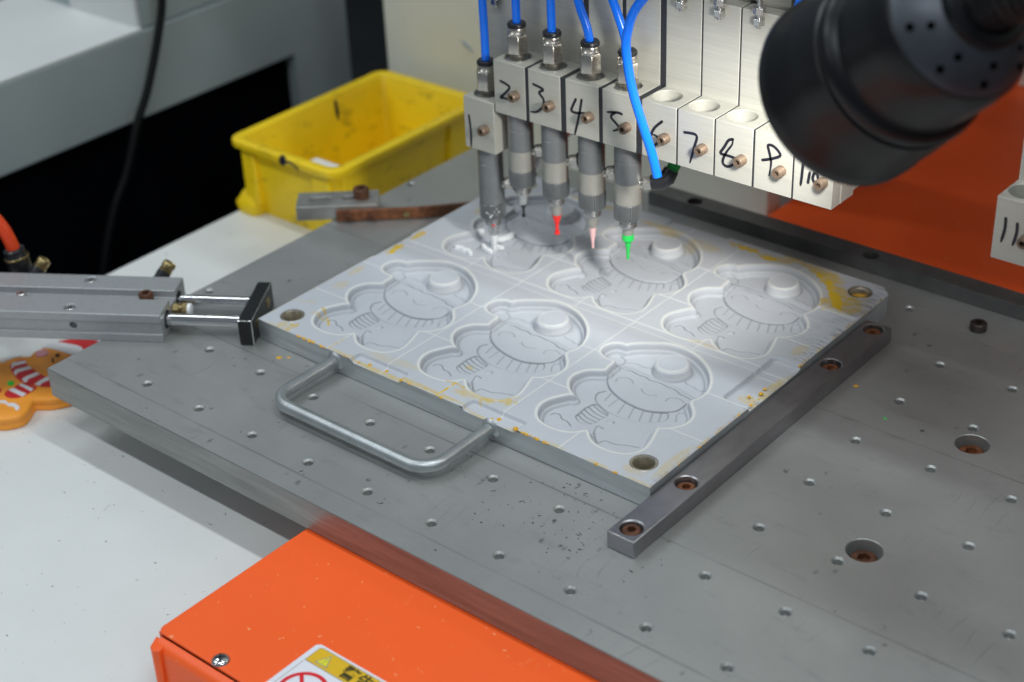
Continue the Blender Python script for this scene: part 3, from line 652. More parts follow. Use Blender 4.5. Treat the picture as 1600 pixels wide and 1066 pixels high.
SCREWZ = {'1': 145.4}
YF, YA = 246.5, 259.8
def head_label(n):
    what = {'1': 'lowered pale dispensing head marked 1 with white-tipped nozzle down in the mould', '2': 'pale dispensing head marked 2 with black-tipped nozzle and blue hose', '3': 'pale dispensing head marked 3 with red-tipped nozzle and blue hose',
            '4': 'pale dispensing head marked 4 with pale pink-tipped nozzle and blue hose', '5': 'pale dispensing head marked 5 with bright green-tipped nozzle', '6': 'empty dispensing head marked 6 just right of head 5 behind the loose blue hose',
            '7': 'empty cream dispensing head with a plain hooked 7, its open hole brightly lit', '8': 'empty cream dispensing head with a looping 8 running into its clamp screw', '9': 'empty cream dispensing head marked 9 partly behind the black lamp',
            '10': 'empty cream dispensing head marked 10, last of the row, mostly behind the lamp', '11': 'dispensing head marked 11 standing apart at the right edge of the photo'}
    return what[n]
def knurl(o, r, z0, z1, teeth=34):
    b = B(); n = teeth * 4; prof = [(z0, -0.5), (z0 + 0.6, 0), (z1 - 0.6, 0), (z1, -0.5)]; rings = []
    for z, dr in prof:
        rings.append([b.bm.verts.new(Vector((o[0] + (r + dr + (0.0 if k % 4 < 2 else -0.85)) * math.cos(2 * math.pi * k / n), o[1] + (r + dr + (0.0 if k % 4 < 2 else -0.85)) * math.sin(2 * math.pi * k / n), z))) for k in range(n)])
    for r0, r1 in zip(rings, rings[1:]):
        for k in range(n): b.bm.faces.new((r0[k], r0[(k + 1) % n], r1[(k + 1) % n], r1[k]))
    b.bm.faces.new(rings[0][::-1]); b.bm.faces.new(rings[-1]); return b
INK = {'1': 'ink_white', '2': 'ink_black', '3': 'ink_red', '4': 'ink_pink', '5': 'ink_green'}
for n_ in CENT:
    c, wd = CENT[n_], WID[n_]; dz = DROP.get(n_, 0.0); zb, zt = 128.2, 166.0; full = n_ in INK
    th = thing('dispensing_head', head_label(n_), 'dispensing head', (c, YF, zb - dz), 0, 'numbered dispensing heads in a row')
    OFF = Matrix.Translation(Vector((-c, -YF, -zb)))
    bl = obj('block', B().box(c - wd / 2, c + wd / 2, YF, 272.3, zb, zt).xf(OFF), 'block', th, 0.35)
    ax = c - 3.0
    cut(bl, B().lathe([(0, zb - 2), (9.5, zb - 2), (9.5, zt + 2), (0, zt + 2)], (ax, YA, 0), (0, 0, 1), 40).xf(OFF))
    obj('block_seam', B().box(c + wd / 2, c + wd / 2 + 0.35, 256.6, 258.4, zb + 0.3, zt - 0.3).xf(OFF), 'block', bl)
    nx = {'2': '3', '3': '4', '4': '5', '5': '6', '6': '7', '7': '8', '8': '9', '9': '10'}.get(n_)
    if nx:
        a0, a1 = c + wd / 2 + 0.02, CENT[nx] - WID[nx] / 2 - 0.02
        obj('gap_shade_fill', B().box(a0, a1, YF + 0.25, 272.2, zb + 0.2, zt - 0.25).box(a0, a1, 272.6, 283.5, zb + 4, 227.5).xf(OFF), 'seam', th)  # dark filler stands in for the shadowed gap between heads
    # number written by hand with a marker
    bn = B()
    for s_ in STROKES[n_]:
        sm = smooth_line(s_, 6); k = len(sm)
        bn.ribbon([(p[0], p[1]) for p in sm], [1.85 * (1.0 if q < k * .75 else 1.0 - 0.55 * (q - k * .75) / (k * .25)) for q in range(k)], 0.0, 0.12)
    bn.xf(Matrix.Translation(Vector((0, YF - 0.02, 0))) @ T_front)
    if dz: bn.xf(Matrix.Translation(Vector((0, 0, dz))))
    obj('number', bn.xf(OFF), 'marker', bl)
    # clamp screw on the front
    sx = {'1': -313.2, '2': -284.7, '3': -254.9, '4': -222.9, '5': -193.1, '6': -163.1, '7': -135.2, '8': -106.9, '9': -79.4, '10': -50.9, '11': 75.6}[n_]
    cap_screw(th, (sx - c, 0.1, SCREWZ.get(n_, 144.5) - zb), (0, -1, 0), 3.5, 6.0, 'screw', 'clamp_screw')
    # mounting plate with the stop stud
    ztop = 228.5 if n_ not in '12345' else 236.0
    if n_ == '1': ztop = 233
    mp = obj('mounting_plate', B().box(c - wd / 2 - 0.0, c + wd / 2, 272.35, 283, zb + 3, ztop).xf(OFF), 'block', th, 0.3)
    zz = ztop - 2 if n_ == '1' else 225.5
    st = obj('stop_stud', B().cyl((c, 269.6, zz - 6), (0, 0, 1), 1.6, 26, 12).xf(OFF), 'zinc', th)
    obj('hex_nut', B().cyl((c, 269.6, zz - 4), (0, 0, 1), 4.0, 4.2, 6, phase=0.3).xf(OFF), 'zinc', st, 0.3)
    obj('hex_nut', B().cyl((c, 269.6, zz + 3), (0, 0, 1), 4.0, 4.2, 6, phase=0.8).xf(OFF), 'zinc', st, 0.3)
    obj('slide_bracket', B().box(c - wd / 2 + 1.5, c + wd / 2 - 1.5, 285, 297, zb + 8, ztop + 30).xf(OFF), 'block', th, 0.5)
    obj('upper_slide', B().box(c - wd / 2 + 0.4, c + wd / 2 - 0.4, 284, 300, ztop + 1.2, 330).xf(OFF), 'block', th, 0.6)
    if not full: continue
    # valve with knurled collar, needle hub and needle
    r = 9.0
    vb = obj('valve_body', B().lathe([(0, 164.0), (8.9, 164.0), (9.0, 163.5), (r, 115.5), (r - 0.35, 115.2), (r - 0.35, 114.8), (r, 114.5), (r, 99.2)], (ax, YA, 0), (0, 0, 1), 40).xf(OFF), 'valve', th)
    obj('valve_sleeve', B().lathe([(r - 0.3, 99.4), (r + 0.05, 99.2), (r + 0.05, 84.6), (r - 0.4, 84.2), (0, 84.2)], (ax, YA, 0), (0, 0, 1), 40).xf(OFF), 'valve2' if n_ != '1' else 'valve', vb)
    obj('knurled_collar', knurl((ax, YA), 9.35, 72.2, 84.2).xf(OFF), 'valve', vb)
    obj('threaded_neck', B().lathe([(0, 72.4)] + [p for k in range(4) for p in ((5.9, 72.2 - 1.5 * k), (5.3, 71.6 - 1.5 * k), (5.3, 71.2 - 1.5 * k), (5.9, 70.8 - 1.5 * k))] + [(5.6, 65.6), (0, 65.6)], (ax, YA, 0), (0, 0, 1), 30).xf(OFF), 'zinc', vb)
    hub = 58.0 if n_ != '5' else 57.0
    obj('needle_hub', B().lathe([(0, 65.8), (4.2, 65.8), (3.8, 64.5), (3.7, hub), (3.0, hub - 1), (0, hub - 1)], (ax, YA, 0), (0, 0, 1), 24).xf(OFF), 'valve2' if n_ not in '12' else 'zinc', vb)
    ti = 41.0 if n_ != '2' else 47.0
    if n_ == '2': prof = [(0, hub - .8), (2.4, hub - .8), (0.8, 52.5), (0.7, 49.5), (1.5, 48.0), (1.3, 46.6), (0, 46)]
    elif n_ == '3': prof = [(0, hub - .8), (3.4, hub - .8), (3.2, hub - 2), (1.5, 50), (1.0, 45.5), (1.9, 43.6), (1.8, 42), (0, 41)]
    elif n_ == '4': prof = [(0, hub - .8), (2.6, hub - .8), (1.0, 45), (0.8, 40.6), (0, 40.2)]
    elif n_ == '5': prof = [(0, 60.5), (4.0, 60.2), (4.1, 56), (3.4, 55.2), (2.0, 54.6), (2.0, 51.5), (1.5, 50), (0.9, 41), (0, 40.6)]
    else: prof = [(0, hub - .8), (2.9, hub - .8), (1.2, 46.0), (0.9, 42.5), (1.8, 41.4), (0, 40.6)]
    obj('needle', B().lathe(prof, (ax, YA, 0), (0, 0, 1), 20).xf(OFF), INK[n_], vb)
    if n_ == '1':
        bs = B()
        for k in range(22):
            a_ = random.uniform(2.4, 6.0); z_ = random.uniform(66, 84); rr = 9.4 if z_ > 72 else 5.9
            bs.lathe([(0, -0.3), (random.uniform(.25, .8), -0.1), (0, 0.12)], (ax + rr * math.cos(a_), YA + rr * math.sin(a_), z_), (math.cos(a_), math.sin(a_), 0), 7)
        tag(obj('ink_splash', bs.xf(OFF), 'ink_white', vb), kind='stuff')
        obj('ink_smear', B().lathe([(0, -0.2), (1.0, 0), (.6, .2), (0, .25)], (ax + 3.6, YA - 4.4, 66.5), (.6, -.75, 0), 8).xf(OFF), 'ink_red', vb)
    # push-in air fitting on top
    fit = obj('air_fitting', B().lathe([(0, 163.8), (5.0, 163.8), (5.0, 168.2), (6.4, 168.6)], (ax, YA, 0), (0, 0, 1), 24).xf(OFF), 'nickel', th)
    obj('hex_body', B().lathe([(0, 168.4), (6.6, 168.4), (7.5, 169.2), (7.5, 181.0), (6.6, 182.4), (0, 182.4)], (ax, YA, 0), (0, 0, 1), 6, 0.5).xf(OFF), 'nickel', fit, 0.35)
    obj('fitting_neck', B().lathe([(0, 182.2), (6.3, 182.2), (6.5, 183.2), (5.9, 184.2), (6.1, 185.4), (5.6, 186.6), (0, 186.6)], (ax, YA, 0), (0, 0, 1), 28).xf(OFF), 'nickel', fit)
    obj('release_collar', B().lathe([(3.0, 186.4), (5.4, 186.4), (6.3, 187.2), (6.3, 189.0), (5.6, 190.0), (3.0, 190.0)], (ax, YA, 0), (0, 0, 1), 28).xf(OFF), 'black', fit)
    # ink inlet low on the back right of the valve
    d = Vector((0.86, 0.42, 0.18)).normalized(); p0 = Vector((ax, YA, 96)) + d * 8.2
    inl = obj('inlet_fitting', B().cyl(p0, d, 3.4, 4.0, 18).cyl(p0 + d * 2.5, d, 5.0, 6.0, 6, ch=0.6).xf(OFF), 'nickel', th)
    obj('inlet_elbow', B().tube([p0 + d * 8, p0 + d * 14, p0 + d * 17 + Vector((0.5, 1.5, 2)), p0 + d * 18 + Vector((1, 4, 7))], [5.4, 5.6, 5.6, 5.0], 18).xf(OFF), 'black', inl)
# ink hoses to the inlets and air hoses on top
for n_, m, lab in (('1', 'ink_white', 'short white ink hose rising behind head 1'), ('2', 'hose_red', 'red ink hose showing between the nozzles of heads 2 and 3'), ('3', 'ink_black', 'black ink hose behind the nozzle of head 3'), ('4', 'hose_pink', 'pale pink ink hose behind the nozzle of head 4'), ('5', 'hose_green', 'green ink hose behind the loose blue hose under head 6')):
    ax = CENT[n_] - 3.0; dz = DROP.get(n_, 0); d = Vector((0.86, 0.42, 0.18)).normalized(); p0 = Vector((ax, YA, 96 - dz)) + d * 8.2
    pts = [p0 + d * 18 + Vector((1, 4, 6)), p0 + d * 18 + Vector((2, 9, 12)), p0 + d * 18 + Vector((5, 22, 21)), p0 + d * 18 + Vector((10, 60, 34)), p0 + d * 18 + Vector((12, 110, 90))]
    tag(obj('ink_hose', B().tube(smooth_line(pts, 6), 4.2 if n_ == '5' else 3.2, 14), m), lab, 'hose', 'ink hoses behind the nozzles')
HOSE = [('1', [(-321.9, YA, 153), (-321.9, YA, 175), (-322.2, YA, 215), (-322, YA + 4, 260), (-318, YA + 10, 330)], 'leftmost blue air hose, on the fitting of the lowered head'),
        ('2', [(-293.2, YA, 186), (-293.2, YA, 205), (-293.4, YA, 230), (-292, YA + 3, 270), (-288, YA + 10, 330)], 'upright blue air hose of head 2, plugged into the highest fitting'),
        ('3', [(-263.4, YA, 186), (-263.6, YA, 205), (-263.6, YA, 232), (-263, YA + 3, 270), (-258, YA + 10, 330)], 'upright blue air hose of head 3, in the middle of the five plugged hoses'),
        ('4', [(-232.2, YA, 186), (-233.0, YA, 192), (-235.2, YA, 200), (-240, YA, 211), (-246, YA + 2, 228), (-256, YA + 6, 270), (-262, YA + 10, 330)], 'blue air hose leaning left above head 4'),
        ('5', [(-202.5, YA, 186), (-203.8, YA, 194), (-206.4, YA, 203), (-210.6, YA, 213), (-217, YA + 1, 228), (-228, YA + 5, 270), (-236, YA + 10, 330)], 'blue air hose leaning left above head 5, behind the loose hose')]
for n_, pts, lab in HOSE:
    tag(obj('air_hose', B().tube(smooth_line(pts, 8), 2.85, 18), 'hose_blue'), lab, 'hose', 'blue air hoses on the heads')
pts = [(-130, 252, 290), (-150, 242, 262), (-166.5, 232, 242), (-175.0, 229, 229.5), (-178.6, 227.5, 217), (-179, 226.5, 205), (-174.3, 226, 181.8), (-165.6, 227, 156), (-161, 228.5, 141.0), (-157, 229, 126.2)]
lo = tag(obj('air_hose', B().tube(smooth_line(pts, 8), [2.95] * 100, 20), 'hose_blue'), 'loose bright blue hose hanging cut off in front of heads 5 and 6', 'hose', 'blue air hoses on the heads')
tag(obj('air_hose', B().tube(smooth_line([(-85.5, 262, 233), (-83, 262, 240), (-80, 264, 252), (-76, 268, 280), (-72, 276, 330)], 8), 2.9, 16), 'hose_blue'), 'short piece of blue hose showing above the top of the black lamp', 'hose', 'blue air hoses on the heads')
# carriage the heads hang from
ca = thing('head_carriage', 'cream carriage beam behind the numbered dispensing heads', 'carriage', (-190, 300, 180))
OFFC = Matrix.Translation(Vector((190, -300, -180)))
obj('beam', B().box(-345, -44, 302, 330, 172, 420).xf(OFFC), 'palepaint', ca, 1.5)
obj('rail', B().box(-345, -44, 300.5, 302, 180, 196).xf(OFFC), 'zinc', ca, 0.5)
obj('shading_gantry', B().box(-345, 100, 195, 420, 350, 620).box(-345, 1100, 420.1, 830, 345, 620).xf(OFFC), 'cream', ca, 3)  # unseen overhang, sized and widened rearward to shade the orange cover

rh = thing('rear_housing', 'white painted machine housing standing at the far end of the orange cover', 'machine housing', (-184, 832, -22))
obj('housing_panel', B().box(-184, 700, 832, 900, -21.9, 420).xf(Matrix.Translation(Vector((184, -832, 22)))), 'cream', rh, 1.5)
# ------------------------------------------------------------------ work lamp
la = thing('work_lamp', 'black spotlight on a ribbed gooseneck at the upper right, aimed at the heads', 'lamp', tuple(LAMP_P))
Z = -LAMP_D                                            # from the glass towards the hose
obj('housing', B().lathe([(44.5, 4), (45.5, -1), (47.5, -1), (48.3, 1), (48.0, 9), (46.6, 12), (46.2, 30), (44.6, 44), (43.6, 48)], (0, 0, 0), Z, 72).bm and B().lathe([(43.0, 6), (45.5, -1), (47.5, -1), (48.3, 1), (48.0, 9), (46.8, 11), (46.2, 30), (44.4, 46), (41.0, 47.5), (0, 47.5)], (0, 0, 0), Z, 72), 'lampblack', la)
obj('lamp_glass', B().lathe([(43.4, 5), (43.4, 6), (0, 6), (0, 5), (43.4, 5)], (0, 0, 0), Z, 48), 'led', la)
obj('ring', B().lathe([(40.5, 46), (43.6, 48), (44.4, 51), (43.6, 54), (41.6, 56), (39.6, 57.5), (39.0, 60)], (0, 0, 0), Z, 72), 'lampblack', la)
obj('rear_shell', B().lathe([(39.6, 58), (39.2, 80), (38.4, 90), (36.6, 94), (35.4, 94.6)], (0, 0, 0), Z, 72), 'lampblack', la)
obj('rear_cap', B().lathe([(35.6, 93.5), (36.0, 95), (34.8, 97.2), (21.5, 108.5), (20.4, 109), (20.4, 106)], (0, 0, 0), Z, 72), 'lampcap', la)
a_ = Z.orthogonal().normalized(); b2 = Z.cross(a_)
bh = B()
for k in range(9):
    q = 2 * math.pi * k / 9
    for rr, ss, ph in ((31.8, 100.0, 0.0), (25.4, 105.2, 0.1)):
        u = a_ * math.cos(q + ph) + b2 * math.sin(q + ph); nn = (u * 0.65 + Z * 0.76).normalized()
        if rr > 30 or k % 1 == 0: bh.cyl(u * rr + Z * (ss - 0.6), nn, 1.75, 0.85, 12)
obj('vent_hole', bh, 'hole', la)
obj('hose_boss', B().lathe([(20.6, 106), (20.6, 113), (19.4, 114.5), (15.5, 115), (15.5, 112)], (0, 0, 0), Z, 48), 'lampblack', la)
neck = [Z * 112, Z * 122, Z * 134 + Vector((2, 1, -2)), Z * 150 + Vector((10, 6, -6)), Z * 175 + Vector((32, 22, -10)), Z * 205 + Vector((70, 55, -4)), Z * 240 + Vector((120, 110, 20)), Z * 270 + Vector((170, 190, 60))]
npts = smooth_line([tuple(p) for p in neck], 30)
# ribbed tube: radius pulses along the length
acc = 0; rad = []; prev = None
for p in npts:
    if prev is not None: acc += (Vector(p) - Vector(prev)).length
    prev = p; rad.append(13.6 + 0.75 * math.sin(acc * 2 * math.pi / 4.2))
obj('gooseneck', B().tube(npts, rad, 28), 'lampblack', la, 0, 60)
sl = bpy.data.lights.new('lamp_beam', 'SPOT'); sl.energy = LAMP_W; sl.spot_size = math.radians(58); sl.spot_blend = 1.0; sl.color = (1.0, 0.975, 0.92); sl.shadow_soft_size = 0.018
so = bpy.data.objects.new('lamp_beam', sl); COL.objects.link(so); so.location = (LAMP_P + LAMP_D * 2.5) * MM; so.rotation_euler = Vector((-0.685, 0.50, -0.53)).to_track_quat('-Z', 'Y').to_euler()

# ------------------------------------------------------------------ orange machine base
om = thing('orange_machine_cover', 'bright orange sheet metal machine cover under the steel plate with a warning sticker', 'machine cover', (-227, -142, -60))
OO = Matrix.Translation(Vector((227, 142, 60)))
obj('cover_sheet', B().prism([(-227, 1250), (-227, -136.5)] + [(-222.5 - 4.5 * math.cos(t), -136.5 - 4.5 * math.sin(t)) for t in np.linspace(0.2, math.pi / 2, 7)] + [(420, -141), (420, 1250)], -24.6, -22.4).xf(OO), 'orange', om, 0.8)
# rounded front flap, a separate bend with an open corner notch
prof = [(-141.6, -24.9), (-143.6, -25.1), (-145.6, -26.2), (-147.2, -28.2), (-148, -31), (-148, -140), (-146.4, -140), (-146.4, -31.4), (-145.6, -29.4), (-144.2, -27.8), (-142.6, -26.9), (-141.6, -26.8)]
bf = B(); x0, x1 = -222.5, 420
va = [bf.bm.verts.new((x0, p[0], p[1])) for p in prof]; vb_ = [bf.bm.verts.new((x1, p[0], p[1])) for p in prof]
bf.bm.faces.new(va); bf.bm.faces.new(vb_[::-1])
for k in range(len(prof)): bf.bm.faces.new((va[k], va[(k + 1) % len(prof)], vb_[(k + 1) % len(prof)], vb_[k]))
obj('front_flap', bf.xf(OO), 'orange', om)
obj('corner_tab', B().prism([(-227, -142), (-223, -150), (-219, -151.5), (-216, -150), (-216, -146), (-219, -142)], -140, -26).xf(OO), 'orange', om, 0.8)
obj('side_flap', B().box(-227, -225, -140, 1250, -60, -24.7).xf(OO), 'orange', om)
def pan_screw(loc, d, r=5.2):
    d = Vector(d)
    b = B().lathe([(0, 2.4), (r * .35, 2.3), (r * .7, 1.8), (r * .93, 0.9), (r, 0), (0, 0)], (0, 0, 0), d, 28)
    o = obj('pan_head_screw', b, 'chrome', om); o.location = (OO @ Vector(loc)) * MM
    a1 = d.orthogonal().normalized(); b1 = d.cross(a1)
    for u, v in ((a1, b1), (b1, a1)):
        q = B(); T = Matrix((u, v, d)).transposed().to_4x4()
        q.box(-r * .55, r * .55, -r * .12, r * .12, 1.9, 2.5, T); obj('cross_slot', q, 'seam', o)
pan_screw((-180.0, -136.5, -22.4), (0, 0, 1)); pan_screw((-215.5, -148.0, -58.0), (0, -1, 0))
# warning sticker
stk = obj('warning_sticker', B().prism([(-146, -95.0), (-72, -95.0), (-70, -97), (-70, -178), (-72, -180), (-146, -180), (-148, -178), (-148, -97)], -22.4, -22.25).xf(OO), 'st_white', om)
def flat(name, poly, z, mat): return obj(name, B().prism(poly, z, z + 0.05).xf(OO), mat, stk)
flat('border_line', [(-144.6, -97.6), (-142.6, -96.4), (-75, -96.4), (-73.5, -98), (-73.5, -109.0), (-144.6, -109.0)], -22.24, 'st_grey')
flat('yellow_band', [(-144.1, -97.9), (-142.4, -96.9), (-75.5, -96.9), (-74, -98.3), (-74, -108.5), (-144.1, -108.5)], -22.18, 'st_yellow')
flat('border_line', [(-144.6, -109.4), (-144.2, -109.4), (-144.2, -177), (-144.6, -177)], -22.24, 'st_grey')
flat('warning_triangle', [(-139.2, -106.9), (-130.0, -106.9), (-134.6, -98.2)], -22.12, 'st_grey')
flat('triangle_fill', [(-138.2, -106.3), (-131.0, -106.3), (-134.6, -99.4)], -22.06, 'st_lemon')
flat('exclamation_mark', [(-134.9, -101.4), (-134.3, -101.4), (-134.45, -104.3), (-134.75, -104.3)], -22.0, 'st_grey')
flat('exclamation_mark', [(-134.95, -104.8), (-134.25, -104.8), (-134.25, -105.5), (-134.95, -105.5)], -22.0, 'st_grey')
def ring_poly(cx, cy, r0, r1, z, mat, name, n=48):
    b = B()
    lo = []
    for k in range(n):
        q = 2 * math.pi * k / n
        lo.append([b.bm.verts.new((cx + r * math.cos(q), cy + r * math.sin(q), zz)) for r, zz in ((r0, z), (r1, z), (r1, z + .05), (r0, z + .05))])
    for k in range(n):
        for m in range(4): b.bm.faces.new((lo[k][m], lo[k][(m + 1) % 4], lo[(k + 1) % n][(m + 1) % 4], lo[(k + 1) % n][m]))
    return obj(name, b.xf(OO), mat, stk)
ring_poly(-128.5, -126.5, 11.6, 14.0, -22.18, 'st_red', 'prohibition_ring')
flat('prohibition_bar', [(-129.5 - 8.5, -126.5 + 7.6), (-129.5 - 7.0, -126.5 + 9.2), (-128.5 + 9.2, -126.5 - 7.0), (-128.5 + 7.6, -126.5 - 8.6)], -22.12, 'st_red')
def characters(txt, x, y, size, z):
    cu = bpy.data.curves.new('warning_text', 'FONT'); cu.body = txt; cu.size = size * MM; cu.extrude = 0.02 * MM; cu.offset = 0.00022
    t = bpy.data.objects.new('warning_text', cu); COL.objects.link(t)
    bpy.context.view_layer.update()
    me = bpy.data.meshes.new_from_object(t.evaluated_get(bpy.context.evaluated_depsgraph_get())); bpy.data.objects.remove(t)
    o = bpy.data.objects.new('warning_text', me); COL.objects.link(o); me.materials.clear(); me.materials.append(M['st_ink'])
    o.parent = stk; o.location = (OO @ Vector((x, y, z))) * MM; return o
characters('警告', -122.5, -106.3, 10.5, -22.10)

# ------------------------------------------------------------------ yellow bin
bn_ = thing('parts_bin', 'yellow plastic parts bin with dirty walls on the white table behind the plate', 'bin', (-577, 380, -60))
OB = Matrix.Translation(Vector((577, -380, 60)))
def rrect(x0, x1, y0, y1, r, n=6):
    out = []
    for cx, cy, a0 in ((x1 - r, y1 - r, 0), (x0 + r, y1 - r, 90), (x0 + r, y0 + r, 180), (x1 - r, y0 + r, 270)):
        for k in range(n + 1):
            a = math.radians(a0 + 90 * k / n); out.append((cx + r * math.cos(a), cy + r * math.sin(a)))
    return out
def shell(levels, n=6):
    b = B(); rings = []
    for (x0, x1, y0, y1, r, z) in levels: rings.append([b.bm.verts.new((p[0], p[1], z)) for p in rrect(x0, x1, y0, y1, r, n)])
    m = len(rings[0])
    for r0, r1 in zip(rings, rings[1:]):
        for k in range(m): b.bm.faces.new((r0[k], r0[(k + 1) % m], r1[(k + 1) % m], r1[k]))
    b.bm.faces.new(rings[-1]); b.bm.faces.new(rings[0][::-1]); return b
lv = [(-629, -525, 299, 463, 9, -59.9), (-633.5, -520.5, 293.5, 468.5, 9, -2), (-633.5, -520.5, 293.5, 468.5, 9, 3), (-641, -513, 286, 476, 12, 3.2), (-642, -512, 285, 477, 13, 6), (-641.5, -512.5, 285.5, 476.5, 13, 9.2), (-640, -514, 287, 475, 12, 10), (-633, -521, 294, 468, 8, 10), (-631.5, -522.5, 295.5, 466.5, 7, 8.5), (-627, -527, 301, 461, 7, -57)]
obj('bin_body', shell(lv).xf(OB), 'bin_plastic' if 'bin_plastic' in M else bin_plastic(), bn_, 0, 50)
M['bin_plastic'] = bn_.children[0].data.materials[0]
for x0, x1, y0, y1 in ((-631, -615, 289.2, 300), (-547, -525, 289.2, 300)):
    obj('corner_rib', B().prism([(x0, 290.4), (x1, 290.4), (x1 - 1, 302), (x0 + 1, 302)], -50, 3).xf(OB), 'bin_plastic', bn_, 2.0)
for y0, y1 in ((300, 330), (430, 462)):
    obj('corner_rib', B().box(-524.5, -517.6, y0, y1, -50, 3).xf(OB), 'bin_plastic', bn_, 2.0)
obj('stacking_foot', shell([(-643, -618, 288, 320, 7, -59.9), (-645, -617, 286, 320, 8, -51), (-640, -620, 291, 318, 7, -42), (-634, -625, 296, 315, 4, -36)]).xf(OB), 'bin_plastic', bn_, 0, 50)
obj('bin_scrap', B().box(-598, -566, 324, 346, -56.8, -19).xf(OB), 'ink_white', bn_, 1.5)
obj('marker_blot', B().ribbon(smooth_line([(-573, 284.55), (-566, 284.5), (-560, 284.5), (-554, 284.5)], 4), 1.2, 0, .1).bm and B().lathe([(0, 0), (4.6, 0.0), (3.9, .5), (0, .6)], (-572, 285.2, 7.2), (0, -1, 0.3), 14).tube(smooth_line([(-569, 285.0, 7.2), (-563, 285.0, 7.6), (-557, 285.1, 5.6), (-554, 285.2, 4.2)], 4), 0.9, 8).xf(OB), 'marker', bn_)
obj('marker_blot', B().tube([(-631.6, 405, 5), (-630.5, 405.5, -6), (-630.2, 405.6, -14)], [1.6, 2.2, 0.8], 8).xf(OB), 'seam', bn_)

# ------------------------------------------------------------------ twin rod air cylinder
ANG = math.atan2(0.538, 0.843)
cy = thing('air_cylinder', 'grey twin-rod air cylinder at left with a chipped black end plate on the mould corner', 'air cylinder', (-432.5, 40.8, 0.1), ANG)
L_ = -190
prof = [(0, 0), (0, 5.8), (1.6, 5.8), (1.6, 15.0), (0, 15.0), (0, 20.3), (0.6, 21.0), (21.5, 21.0), (22, 20.5), (22, 15.5), (34.5, 15.5), (34.5, 20.5), (35, 21.0), (53.8, 21.0), (54.4, 20.3), (54.4, 0)]
bc = B(); va = [bc.bm.verts.new((0, p[0], p[1])) for p in prof]; vb_ = [bc.bm.verts.new((L_, p[0], p[1])) for p in prof]
bc.bm.faces.new(va); bc.bm.faces.new(vb_[::-1])
for k in range(len(prof)): bc.bm.faces.new((va[k], va[(k + 1) % len(prof)], vb_[(k + 1) % len(prof)], vb_[k]))
cb_ = obj('cylinder_body', bc, 'cyl', cy, 0.35)
cutb = B()
for p in (13.5, 40.5): cutb.cyl((-3, p, 10.5), (1, 0, 0), 6.6, 6, 32)
for s_, p in ((-66, 8.4), (-65, 47.5), (-150, 8.4), (-150, 47.5)): cutb.lathe([(0, 16), (3.9, 16), (3.9, 20.2), (4.6, 21.4), (0, 21.4)], (s_, p, 0), (0, 0, 1), 20)
for s_ in (-63.0, -160): cutb.cyl((s_, -0.5, 10.4), (0, 1, 0), 2.6, 6, 16)
cut(cb_, cutb)
for s_, p in ((-66, 8.4), (-65, 47.5), (-150, 8.4), (-150, 47.5)): cap_screw(cy, (s_, p, 16.2), (0, 0, 1), 3.6, 4.4, 'zinc', 'cap_screw', 18)
cap_screw(cy, (-109, 28.2, 15.5), (0, 0, 1), 3.6, 4.2, 'zinc')
cap_screw(cy, (-18.6, 28.2, 15.6), (0, 0, 1), 5.0, 7.0, 'rustdark')
for p in (13.5, 40.5):
    rd = obj('piston_rod', B().cyl((-3, p, 10.5), (1, 0, 0), 4.3 if p < 20 else 3.8, 57, 28), 'chrome', cy)
    obj('rod_seal', B().lathe([(4.2, -1.5), (6.5, -1.5), (6.4, -0.8), (4.3, -0.6)], (0, p, 10.5), (1, 0, 0), 28), 'seam', cy)
ep = obj('end_plate', B().box(53.6, 63.6, -0.4, 54.6, 0.1, 19.2), 'blackpaint', cy, 1.0)
for p in (13.5, 40.5): obj('end_screw', B().lathe([(0, .6), (3.2, .6), (3.8, .3), (3.8, -.5), (0, -.5)], (63.6, p, 10.5), (1, 0, 0), 20), 'brass', ep)
# bare metal where the paint is chipped off the edges
be = B()
e0 = [(63.35, -0.15), (63.35, 12), (63.38, 22), (63.35, 34), (63.36, 45), (63.35, 54.2)]
be.tube([(x, y, 18.95) for x, y in e0], 0.42, 6); be.tube([(54 + k * 1.0, -0.16 + random.uniform(-.1, .05), 18.95 + random.uniform(-.1, .1)) for k in range(10)], [random.uniform(.25, .6) for _ in range(10)], 6); be.tube([(63.35, -0.15, 18.9), (63.35, -0.15, 0.4)], 0.42, 6)
obj('worn_edge', be, 'zinc', ep)
obj('stop_bolt', B().cyl((0, 27.5, 11.0), (1, 0, 0), 4.3, 4.5, 6, ch=0.4).cyl((4.5, 27.5, 11.0), (1, 0, 0), 3.0, 2.0, 16).cyl((6.2, 27.5, 11.0), (1, 0, 0), 4.2, 4.4, 6, ch=0.4, phase=0.5), 'brass', cy)
obj('stop_cap', B().lathe([(0, 0), (4.1, 0), (4.1, 1.6), (3.4, 2.4), (0, 2.6)], (10.6, 27.5, 11.0), (1, 0, 0), 24), 'ink_white', cy)
for s_, el in ((-24, 0), (-118, 1)):
    f = obj('port_elbow', B().box(s_ - 6, s_ + 6, 54.3, 66, 4, 14).tube([(s_, 62, 9), (s_ + 1, 70, 10), (s_ + 2, 76, 12)], 5.2, 16), 'black', cy, 0.8)
    b = B(); dd = Vector((0.55, 0.35, 0.76)).normalized(); p0 = Vector((s_ + 2, 76, 12))
    b.lathe([(0, 0), (4.6, 0), (4.9, 1), (4.9, 3.4), (4.2, 3.9), (4.2, 4.6), (4.9, 5), (4.9, 8.0), (4.3, 9.0), (3.6, 9.2), (3.4, 8.4), (0, 8.4)], tuple(p0), tuple(dd), 24)
    obj('brass_fitting', b, 'brass', f)
